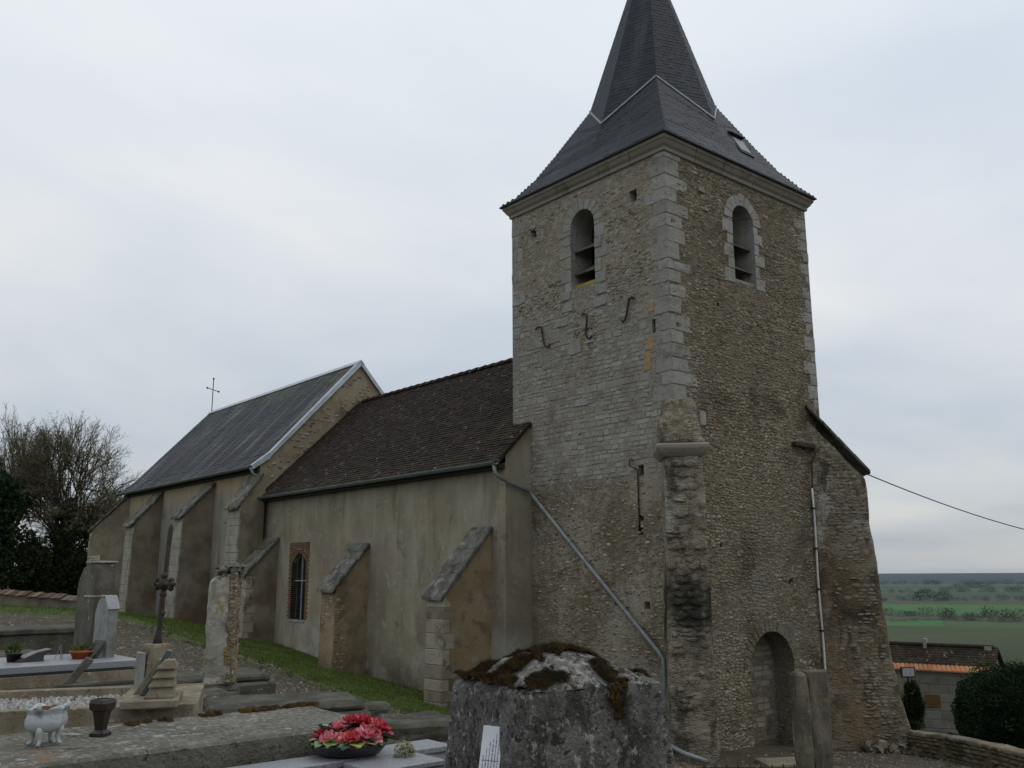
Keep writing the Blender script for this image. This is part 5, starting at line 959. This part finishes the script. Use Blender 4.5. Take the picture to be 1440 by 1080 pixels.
bare_tree('bare tree standing behind the tall evergreen', (-3.4, 46.5, gz(-3.4, 46)), (-.2, 0, 6.7), (3.2, 2.8, 4.0), 23, 12, .7)
bare_tree('low spreading bare tree close behind the chancel buttress', (1.3, 44.5, gz(1.3, 44)), (.3, 0, 4.0), (1.9, 2.0, 2.9), 47, 10, .6)
bare_tree('bare tree at the end of the churchyard wall', (-6.8, 47.5, gz(-6.8, 47)), (0, 0, 6.8), (3.0, 2.6, 4.0), 59, 11, .5)
def leaf_mass(mb, c, R3, n, size, rg, lump=.3, fill=.55):
    """leaf-sized faces through an uneven ellipsoid"""
    k = 0; sd_ = rg.uniform(0, 50)
    while k < n:
        d = V((rg.gauss(0, 1), rg.gauss(0, 1), rg.gauss(0, 1))).normalized(); e = 1+lump*noise.noise(d*2.2+V((sd_, 0, 0)))*1.6+lump*.6*noise.noise(d*6+V((0, sd_, 0)))
        t = fill+(1-fill)*rg.random()**.6; p = V((c[0]+d.x*R3[0]*e*t, c[1]+d.y*R3[1]*e*t, c[2]+d.z*R3[2]*e*t)); q = (d+V((rg.uniform(-.8, .8), rg.uniform(-.8, .8), rg.uniform(-.3, .9)))).normalized()*size*rg.uniform(.6, 1.3); s_ = q.orthogonal().normalized()*q.length*.45
        s_ = Matrix.Rotation(rg.uniform(0, 3.1), 3, q.normalized()) @ s_
        mb.add([p, p+q*.5+s_, p+q, p+q*.5-s_], [(0, 1, 2, 3)]); k += 1
def evergreen(label, loc, R3, h0, n, size, seed, mat='yew', name='evergreen_tree', cat='tree', lumps=9, group=None):
    rg = random.Random(seed); rt_ = root(name, label, cat, loc, 0, group); m = MB(); m.tube([(0, 0, -.3), (.05, 0, h0*.6), (0, .05, h0+R3[2]*.5)], [R3[0]*.09, R3[0]*.07, R3[0]*.02], 8); m.build('trunk', 'bark', rt_, smooth=True); m = MB()
    if lumps < 0: lumps = -lumps; leaf_mass(m, (0, 0, h0), (R3[0]*.95, R3[1]*.95, R3[2]*.95), n//2, size, rg, .12, .82)
    for k in range(lumps):
        a = rg.uniform(0, 6.28); q = rg.uniform(0, .62); zf = rg.uniform(-.7, .7); s_ = rg.uniform(.38, .6)
        leaf_mass(m, (math.cos(a)*q*R3[0], math.sin(a)*q*R3[1], h0+R3[2]*zf), (R3[0]*s_, R3[1]*s_, R3[2]*s_*.8), n//lumps, size, rg)
    m.build('crown', mat, rt_); return rt_
evergreen('tall dark evergreen at the wall beside the bare trees', (-5.0, 42.5, gz(-5, 42.5)), (2.4, 2.0, 3.6), 2.9, 16000, .2, 5, lumps=14)
evergreen('dark ivy-covered thicket beneath the broad bare tree', (-1.3, 41.0, gz(-1.3, 41)), (2.3, 1.6, 2.3), 1.9, 15000, .17, 6, 'ivy', 'ivy_thicket', 'thicket', lumps=12)
evergreen('dark ivy-covered thicket behind the chancel buttress', (1.6, 41.8, gz(1.6, 41.8)), (1.7, 1.4, 1.9), 1.5, 9000, .16, 8, 'ivy', 'ivy_thicket', 'thicket', lumps=9)
evergreen('dark ivy-covered thicket beside the tall evergreen', (-3.3, 40.2, gz(-3.3, 40.2)), (1.6, 1.4, 2.2), 1.7, 9000, .17, 9, 'ivy', 'ivy_thicket', 'thicket', lumps=9)

# ------------------------------------------------------------------ right: low wall, bush, outbuilding, house
MT['dry'] = mk('dry_stone', (.10, .085, .055), (.17, .15, .10), 3, tone=[(.09, .075, .05), (.19, .16, .1), (.13, .11, .075), (.22, .19, .13)], ov=[dict(c=(.05, .055, .02), sc=2, lo=.48, hi=.62, a=.7)], bump=.7)
dw = root('stone_wall', 'low mossy rubble stone wall curving past the buttress', 'wall', (5.4, -3.2, gz(5.4, -3.2)))
PW = [V((7.6, 1.0, 0)), V((6.6, -1.0, 0)), V((5.9, -2.4, 0)), V((5.2, -3.7, 0)), V((4.5, -4.9, 0)), V((3.6, -6.3, 0))]
for k in range(len(PW)-1):
    a, b = PW[k], PW[k+1]; d = (b-a); L = d.length; d.normalize(); nq = V((d.y, -d.x, 0)); nq = nq if nq.x < 0 else -nq; za, zb = gz(a.x, a.y), gz(b.x, b.y)
    m = MB(); m.prism([a+V((0, 0, za-.3)), a+V((0, 0, za+.42)), b+V((0, 0, zb+.42)), b+V((0, 0, zb-.3))], -nq*.4); rough_mesh(m, 3, .02, 3, k).build('wall_core', 'dry', dw, off=-V(dw.location))
    slope = (zb-za)/L; face = (a-V(dw.location)+V((0, 0, za)), (d+V((0, 0, slope))), Z3, nq)
    masonry('wall_stone', None, 'dry', dw, face, courses(0, L, -.02, .42, (.07, .12), (.14, .34), .015, (.03, .07), lambda p, q: 1), 'rubble', 90)
    m = MB(); p = 0
    while p < L-.1:
        w = min(rnd(.3, .5), L-p); c_ = a+d*p; zq = za+(zb-za)*p/L; m = MB(); m.prism([c_+nq*.05+V((0, 0, zq+.42)), c_-nq*.45+V((0, 0, zq+.42)), c_-nq*.4+V((0, 0, zq+.5)), c_+V((0, 0, zq+.51))], (d+V((0, 0, slope)))*(w-.02), random.random()); rough_mesh(m, 1, .015, 6, p).build('cap_stone', 'dry', dw, off=-V(dw.location)); p += w
evergreen('large dark rounded evergreen bush beyond the low stone wall', (10.6, -2.0, gz(10.6, -2)), (1.3, 1.5, 1.2), 1.05, 60000, .05, 15, 'yew', 'evergreen_bush', 'bush', lumps=-16)
evergreen('small dark shrub against the garden wall', (14.08, 2.51, gz(14.08, 2.51)), (.55, .5, .95), 1.1, 9000, .05, 16, 'ivy', 'dark_shrub', 'bush', lumps=5)
for x, y, r_, lab in ((14.2, 2.9, .5, 'dull shrub at the foot of the garden wall by the low wall'), (13.3, .9, .28, 'dull shrub in front of the round-topped headstone'), (12.4, -.2, .4, 'small shrub beside the large rounded evergreen bush'), (13.2, 3.6, .55, 'brown shrub nearest the buttress foot')):
    evergreen(lab, (x, y, gz(x, y)), (r_, r_, r_*.9), r_*.6, 5000, .05, int(x*10), 'ivy' if r_ < .5 else mk('brown_shrub', (.05, .035, .02), (.08, .06, .035), 4, bump=0), 'low_shrub', 'bush', lumps=5)
hr = root('round_headstone', 'round-topped stone headstone before the garden wall', 'headstone', (14.6, 1.0, gz(14.6, 1)), R(-25)); zb = hr.location.z
m = MB(); m.prism([V((x, 0, z)) for x, z in [(-.32, -.2), (.32, -.2)]+[(.32*math.cos(t), 1.05+.3*math.sin(t)) for t in [math.pi*k/10 for k in range(11)]]], (0, .14, 0)); m.build('slab', 'old_conc', hr, bevel=.015)
MT['block_wall'] = mk('grey_block_wall', (.15, .145, .125), (.21, .20, .175), 1.5, tone=[(.14, .135, .115), (.2, .19, .165), (.17, .165, .14)], ov=[dict(c=(.08, .075, .06), sc=.9, lo=.5, hi=.7, a=.6)], bump=.4)
MT['orange_tile'] = mk('orange_roman_tile', (.28, .10, .035), (.40, .16, .06), 3, tone=[(.24, .085, .03), (.42, .17, .07), (.34, .2, .1), (.2, .09, .045)], ov=[dict(c=(.3, .28, .24), sc=6, lo=.6, hi=.68, a=.6)], bump=.3)
P0 = V((15.5, 9.0, 0)); P1 = V((20.6, -.4, 0)); dH = (P1-P0); LH = dH.length; dH.normalize(); nH = V((dH.y, -dH.x, 0)); nH = nH if nH.x < 0 else -nH
ob_ = root('garden_wall', 'grey block garden wall with orange tile coping below the church', 'wall', (18.2, 4.2, gz(18.2, 4.2))); oo = -V(ob_.location)
m = MB(); m.prism([P0+V((0, 0, -9)), P0+V((0, 0, -3.38)), P1+V((0, 0, -3.62)), P1+V((0, 0, -9))], -nH*.45); m.build('wall', 'block_wall', ob_, off=oo)
fH = (P0+oo, dH, Z3, nH)
bl = []
for r_ in range(11):
    for k in range(int(LH/.6)+1): bl.append((.3+.6*k+(.3 if r_ % 2 else 0), -3.75-.3*r_-.02*k*.6/LH*6, .585, .285, .012))
masonry('wall_block', None, 'block_wall', ob_, fH, [q for q in bl if q[0] < LH-.3], 'block', 200)
for k in range(int(LH/.15)):
    t = k/int(LH/.15); p = P0+dH*LH*t+V((0, 0, -3.36-.24*t)); m = MB(); m.loft([[p+nH*(.14-.36*q)+dH*(.075+math.cos(a)*.08)+V((0, 0, .16*q+math.sin(a)*.05)) for a in [math.pi*j/5 for j in range(6)]] for q in (0, 1)], (True, True), True, random.random()); m.build('edge_tile', 'orange_tile', ob_, off=oo)
m = MB(); m.fbox(P0, dH, Z3, nH, 5.55, 6.05, -4.75, -4.3, -.02, .04); m.build('shutter', mk('ochre_board', (.10, .055, .02), (.15, .08, .03), 3), ob_, off=oo, bevel=.01)
hm = root('house', 'low house with dark tile roof, pale gable and chimneys beyond the garden wall', 'house', (29.5, 11, gz(29.5, 11))); oo = -V(hm.location)
Q0 = V((28.8, 15.7, 0)); Q1 = V((30.6, 6.87, 0)); dQ = (Q1-Q0).normalized(); LQ = (Q1-Q0).length; nQ = V((dQ.y, -dQ.x, 0)); nQ = nQ if nQ.x < 0 else -nQ
m = MB()
for p in (Q0, Q1): m.add([p+nQ*2.6+V((0, 0, -11)), p-nQ*2.6+V((0, 0, -11)), p-nQ*2.6+V((0, 0, -5.7)), p+V((0, 0, -3.55)), p+nQ*2.6+V((0, 0, -5.7))], [(0, 1, 2, 3, 4)])
for sg in (1, -1): m.add([Q0+nQ*2.6*sg+V((0, 0, -11)), Q1+nQ*2.6*sg+V((0, 0, -11)), Q1+nQ*2.6*sg+V((0, 0, -5.7)), Q0+nQ*2.6*sg+V((0, 0, -5.7))], [(0, 1, 2, 3)])
m.build('wall', mk('pale_house_render', (.24, .23, .2), (.31, .3, .265), 1), hm, off=oo)
rfm = MB()
for sg in (1, -1): rfm.prism([Q0-dQ*.2+nQ*2.9*sg+V((0, 0, -5.9)), Q1+dQ*.2+nQ*2.9*sg+V((0, 0, -5.9)), Q1+dQ*.2+V((0, 0, -3.48)), Q0-dQ*.2+V((0, 0, -3.48))], (0, 0, -.08))
hroof = rfm.build('roof', 'tile', hm, off=oo)
tm = MB(); roofing(tm, [Q0-dQ*.2+nQ*2.9+V((0, 0, -5.9)), Q1+dQ*.2+nQ*2.9+V((0, 0, -5.9)), Q1+dQ*.2+V((0, 0, -3.48)), Q0-dQ*.2+V((0, 0, -3.48))], .16, .22, .02); tag(tm.build('roof_tiles', 'tile', hroof, off=oo-oo), kind='stuff')
for t, w, h, mt in ((3.4, .55, .62, 'pale_front'), (6.0, .16, .5, 'marble'), (8.8, .3, .25, 'pale_front')):
    m = MB(); p = Q0+dQ*t+V((0, 0, -3.7)); m.fbox(p, dQ, Z3, nQ, -w/2, w/2, -.2, h, -.2, .2)
    if w > .3: m.fbox(p, dQ, Z3, nQ, -w/2-.06, w/2+.06, h, h+.09, -.26, .26); m.fbox(p, dQ, Z3, nQ, -w/4, w/4, h+.09, h+.3, -.12, .12)
    m.build('chimney', mt, hroof)
for k in range(12):
    m = MB(); p = Q0+dQ*(LQ*k/12)+V((0, 0, -3.5)); m.loft([[p+dQ*q+nQ*math.cos(a)*.14+V((0, 0, math.sin(a)*.12)) for a in [math.pi*j/5 for j in range(6)]] for q in (0, LQ/12+.02)], (True, True), True, random.random()); m.build('ridge_tile', 'tile', hroof)
mr = root('mirror', 'small framed reflective object, not identified, on a post above the dark shrub', 'mirror', (15.22, 3.15, gz(15.22, 3.15)), R(-35)); zb = mr.location.z  # bright reflective object of unknown kind, built as a framed mirror
m = MB(); m.tube([(0, .05, -.2), (0, .05, -3.27-zb)], .03, 8); m.build('post', 'iron', mr); m = MB(); m.box(-.26, .26, -.02, .04, -3.44-zb, -3.10-zb); m.build('frame', 'iron', mr, bevel=.02)
m = MB(); m.box(-.2, .2, -.03, -.022, -3.40-zb, -3.14-zb); m.build('glass', mk('reflective_pane', (.5, .53, .56), (.6, .62, .64), 9, rough=.15, metal=.6, bump=0), mr)
for k, (x, y, h) in enumerate(((32.0, 5.2, 3.6), (34, 8, 4.0), (34, 13, 3.8), (30.5, 3.0, 3.8))):
    rg = random.Random(70+k); rt_ = root('leafless_shrub', ['leafless brown shrub at the house gable', 'leafless brown shrub behind the house ridge', 'leafless brown shrub beyond the chimneys', 'leafless brown shrub above the large rounded bush'][k], 'shrub', (x, y, gz(x, y)), 0, 'leafless shrubs round the house'); m = MB()
    for _ in range(420):
        a = rg.uniform(0, 6.28); e = rg.uniform(.5, 1.5); d = V((math.cos(a)*math.cos(e), math.sin(a)*math.cos(e), math.sin(e))); p = V((math.cos(a)*.3*rg.random(), math.sin(a)*.3*rg.random(), rg.uniform(0, .5)*h)); L = h*rg.uniform(.35, .7); q = p+d*L+V((rg.uniform(-.3, .3), rg.uniform(-.3, .3), 0)); m.tube([p, (p+q)/2+V((rg.uniform(-.1, .1), rg.uniform(-.1, .1), .05)), q], [.02, .014, .004], 3, cap=False)
    m.build('branches', mk('brown_twigs', (.06, .045, .035), (.09, .07, .05), 3, bump=0), rt_)
# overhead cable
m = MB(); a, b = V((4.5, -.14, 3.1)), V((34, 2.2, 1.2)); m.tube([a.lerp(b, k/40)+V((0, 0, -.55*4*(k/40)*(1-k/40))) for k in range(41)], .016, 6)
tag(m.build('overhead_cable', 'iron', smooth=True), 'thin black overhead cable running out from the tower wall', 'cable')

# ------------------------------------------------------------------ valley: fields, hedges, hills
def P2(deg, r): return V((CAM.x+r*math.sin(R(deg)), CAM.y+r*math.cos(R(deg)), 0))
def field(pts_, c1, c2, h):
    m = MB(); P = [V((p.x, p.y, -65+h)) for p in pts_]; m.add(P, [tuple(range(len(P)))]); o = m.build('field', mk('field_cover', c1, c2, .01, bump=0)); return tag(o, None, None, None, 'structure')
Gn = [((.02, .085, .010), (.032, .105, .014)), ((.025, .06, .012), (.036, .075, .016)), ((.012, .034, .011), (.018, .042, .013)), ((.035, .034, .02), (.05, .046, .028))]
for k, (d0, d1, ra, rb_, rc, rd, g) in enumerate(((40, 64.5, 1180, 1180, 1560, 1430, 0), (40, 82, 800, 800, 1160, 1010, 0), (64.6, 82, 1120, 1060, 1400, 1300, 1), (40, 84, 1600, 1480, 1720, 1620, 3), (40, 84, 1740, 1640, 2150, 2350, 0), (40, 84, 2250, 2450, 2500, 2600, 3), (40, 63, 2600, 2600, 3000, 3000, 2), (63.5, 84, 2700, 2750, 3500, 3600, 2), (40, 84, 3700, 3800, 4100, 4200, 1), (40, 84, 4500, 4500, 5000, 5200, 2))):
    field([P2(d0, ra), P2(d1, rb_), P2(d1, rd), P2(d0, rc)], *Gn[g], .4)
MT['hedge'] = mk('winter_hedge', (.036, .034, .02), (.055, .05, .028), .05, bump=0); MT['hedge_g'] = mk('dark_copse', (.02, .028, .014), (.035, .042, .02), .05, bump=0)
def hedge(name, lab, cat, d0, r0_, d1, r1_, h, w, n, mat, seed, grp):
    rg = random.Random(seed); a, b = P2(d0, r0_), P2(d1, r1_); c = (a+b)/2; rt_ = root(name, lab, cat, (c.x, c.y, -65), 0, grp); m = MB(); L = (b-a).length; k = int(L/(h*1.1))+1
    for i in range(k):
        p = a.lerp(b, (i+rg.random())/k)-c; s_ = h*rg.uniform(.45, 1.1)
        if rg.random() < .12: continue
        leaf_mass(m, (p.x+rg.uniform(-w, w), p.y+rg.uniform(-w, w), s_*.42), (s_*1.0, s_*1.0, s_*.5), n*6, s_*.10, rg, .35, .2)
    tag(m.build('foliage', mat, rt_), kind='stuff')
HG = 'hedges and copses across the valley'
for q in (('hedgerow', 'brown leafless hedgerow along the near edge of the far green field', 'hedge', 50, 1620, 70, 1520, 14, 14, 60, 'hedge', 1, HG), ('hedgerow', 'thicker brown hedgerow running down between two green fields', 'hedge', 64, 1460, 74, 1330, 11, 10, 60, 'hedge', 2, HG), ('hedgerow', 'thin dark hedge dividing the nearest green fields', 'hedge', 50, 1190, 66, 1440, 5, 2, 30, 'hedge', 3, HG), ('hedgerow', 'dark hedge line behind the brightest green field', 'hedge', 50, 2280, 74, 2480, 14, 20, 50, 'hedge_g', 4, HG), ('copse', 'small dark copse in the middle of the valley', 'trees', 63.2, 2350, 64.6, 2380, 30, 25, 80, 'hedge_g', 5, HG), ('hedgerow', 'distant dark hedge beyond the copse', 'hedge', 50, 3100, 75, 3650, 20, 30, 40, 'hedge_g', 6, HG), ('copse', 'distant dark wood patch below the blue hills', 'trees', 65.5, 4200, 67.3, 4250, 38, 40, 60, 'hedge_g', 7, HG), ('hedgerow', 'farthest dark belt of trees before the hills', 'hedge', 48, 5300, 76, 5600, 28, 80, 40, 'hedge_g', 8, HG)):
    hedge(*q)
m = MB(); rings_ = []
for r_, e in ((5600, 0), (6600, .3), (8000, .75), (10000, 1), (12500, .9)):
    rings_.append([V((CAM.x+r_*math.sin(R(a)), CAM.y+r_*math.cos(R(a)), -66+(44+10*noise.noise(V((a*.09, r_*.0004, 0)))+5*noise.noise(V((a*.4, r_*.001, 3)))+(a-60)*1.1)*e)) for a in [20+.6*k for k in range(130)]])
m.loft(rings_, (False, False), False); tag(m.build('hills', mk('wooded_hills', (.010, .018, .018), (.016, .026, .024), .002, bump=0, ov=[dict(c=(.03, .04, .025), sc=.0012, st=(1, 1, 1), lo=.55, hi=.62, a=.7)]), smooth=True), kind='structure')
# the hazy air over the valley
hz = MB(); hz.box(-14500, 14500, -14500, 14500, -90, 24); hm_ = bpy.data.materials.new('haze_air'); hm_.use_nodes = True; ht = hm_.node_tree; ht.nodes.clear()
ho = N(ht, 'ShaderNodeOutputMaterial'); hv = N(ht, 'ShaderNodeVolumePrincipled'); hv.inputs['Color'].default_value = (.6, .76, 1, 1); hv.inputs['Density'].default_value = 2.0e-5; hv.inputs['Anisotropy'].default_value = .2; ht.links.new(hv.outputs[0], ho.inputs['Volume'])
tag(hz.build('haze', hm_), 'pale blue haze over the valley', 'haze', kind='stuff')
# ------------------------------------------------------------------ grass on the verge and lawn, loose stones on the path
rg = random.Random(77); m = MB(); pts_ = []
for _ in range(32000):
    if rg.random() < .75: x, y = rg.uniform(-4.6, -.9), rg.uniform(.6, 26); x -= max(0, noise.noise(V((y*.8, 3, 1))))*1.2*rg.random()
    else: x, y = rg.uniform(-12, -4.2), rg.uniform(19.5, 33)
    if x > -2.4 and any(a < y < b for a, b in ((5.2, 6.1), (11, 12), (17, 19), (22.2, 23.2), (27.9, 29))): continue
    pts_.append((x, y))
zz = ground_zs(pts_)
for (x, y), z in zip(pts_, zz):
    for _ in range(2):
        h = rg.uniform(.02, .06)*(2.2 if noise.noise(V((x*1.3, y*1.3, 0))) > .25 and rg.random() < .4 else 1); a = rg.uniform(0, 6.28); m.add([(x-.012*math.cos(a), y-.012*math.sin(a), z-.01), (x+.012*math.cos(a), y+.012*math.sin(a), z-.01), (x+rg.uniform(-.04, .04), y+rg.uniform(-.04, .04), z+h)], [(0, 1, 2)])
tag(m.build('grass', mk('grass_blades', (.068, .105, .016), (.11, .14, .03), .8, bump=0)), 'short green grass on the verge along the church wall and far lawn', 'grass', kind='stuff')
m = MB(); pts_ = [(rg.uniform(-11.5, -4.0), rg.uniform(-4, 19)) for _ in range(5000)]+[(rg.uniform(-3, 9), rg.uniform(-7, -.6)) for _ in range(2500)]
for (x, y), z in zip(pts_, ground_zs(pts_)):
    uv, uf = rg.choice(US['rubble']); r_ = rg.uniform(.012, .04)*(1.8 if rg.random() < .06 else 1); m.add([(x+a*r_*1.4, y+b*r_*1.2, z+(c+.1)*r_*.4) for a, b, c in uv], uf, rg.random())
tag(m.build('path_stones', mk('path_pebbles', (.11, .095, .075), (.2, .18, .15), 9, tone=[(.08, .065, .05), (.2, .18, .15), (.13, .11, .085), (.3, .28, .25)]), smooth=True), 'small loose stones scattered over the earth path', 'pebbles', kind='stuff')

m = MB(); pts_ = []
for _ in range(520):
    if rg.random() < .55: x, y = rg.uniform(-13, -8.2), rg.uniform(-6.3, 3)
    elif rg.random() < .5: x, y = rg.uniform(-5.6, -4.4), rg.uniform(0, 18)
    else: x, y = rg.uniform(-2, 8), rg.uniform(-5, -.4)
    pts_.append((x, y))
for (x, y), z in zip(pts_, ground_zs(pts_)):
    k = rg.uniform(.5, 1.4)
    for _ in range(16):
        a = rg.uniform(0, 6.28); q = rg.uniform(.0, .05)*k; L = rg.uniform(.03, .1)*k; m.add([(x+math.cos(a)*q-.006, y+math.sin(a)*q, z-.01), (x+math.cos(a)*q+.006, y+math.sin(a)*q, z-.01), (x+math.cos(a)*(q+L*.6), y+math.sin(a)*(q+L*.6), z+L)], [(0, 1, 2)])
tag(m.build('weed_tufts', mk('weed_blades', (.045, .06, .016), (.085, .085, .03), 1.5, bump=0)), 'scattered weed tufts among the graves and along the path', 'weeds', kind='stuff')
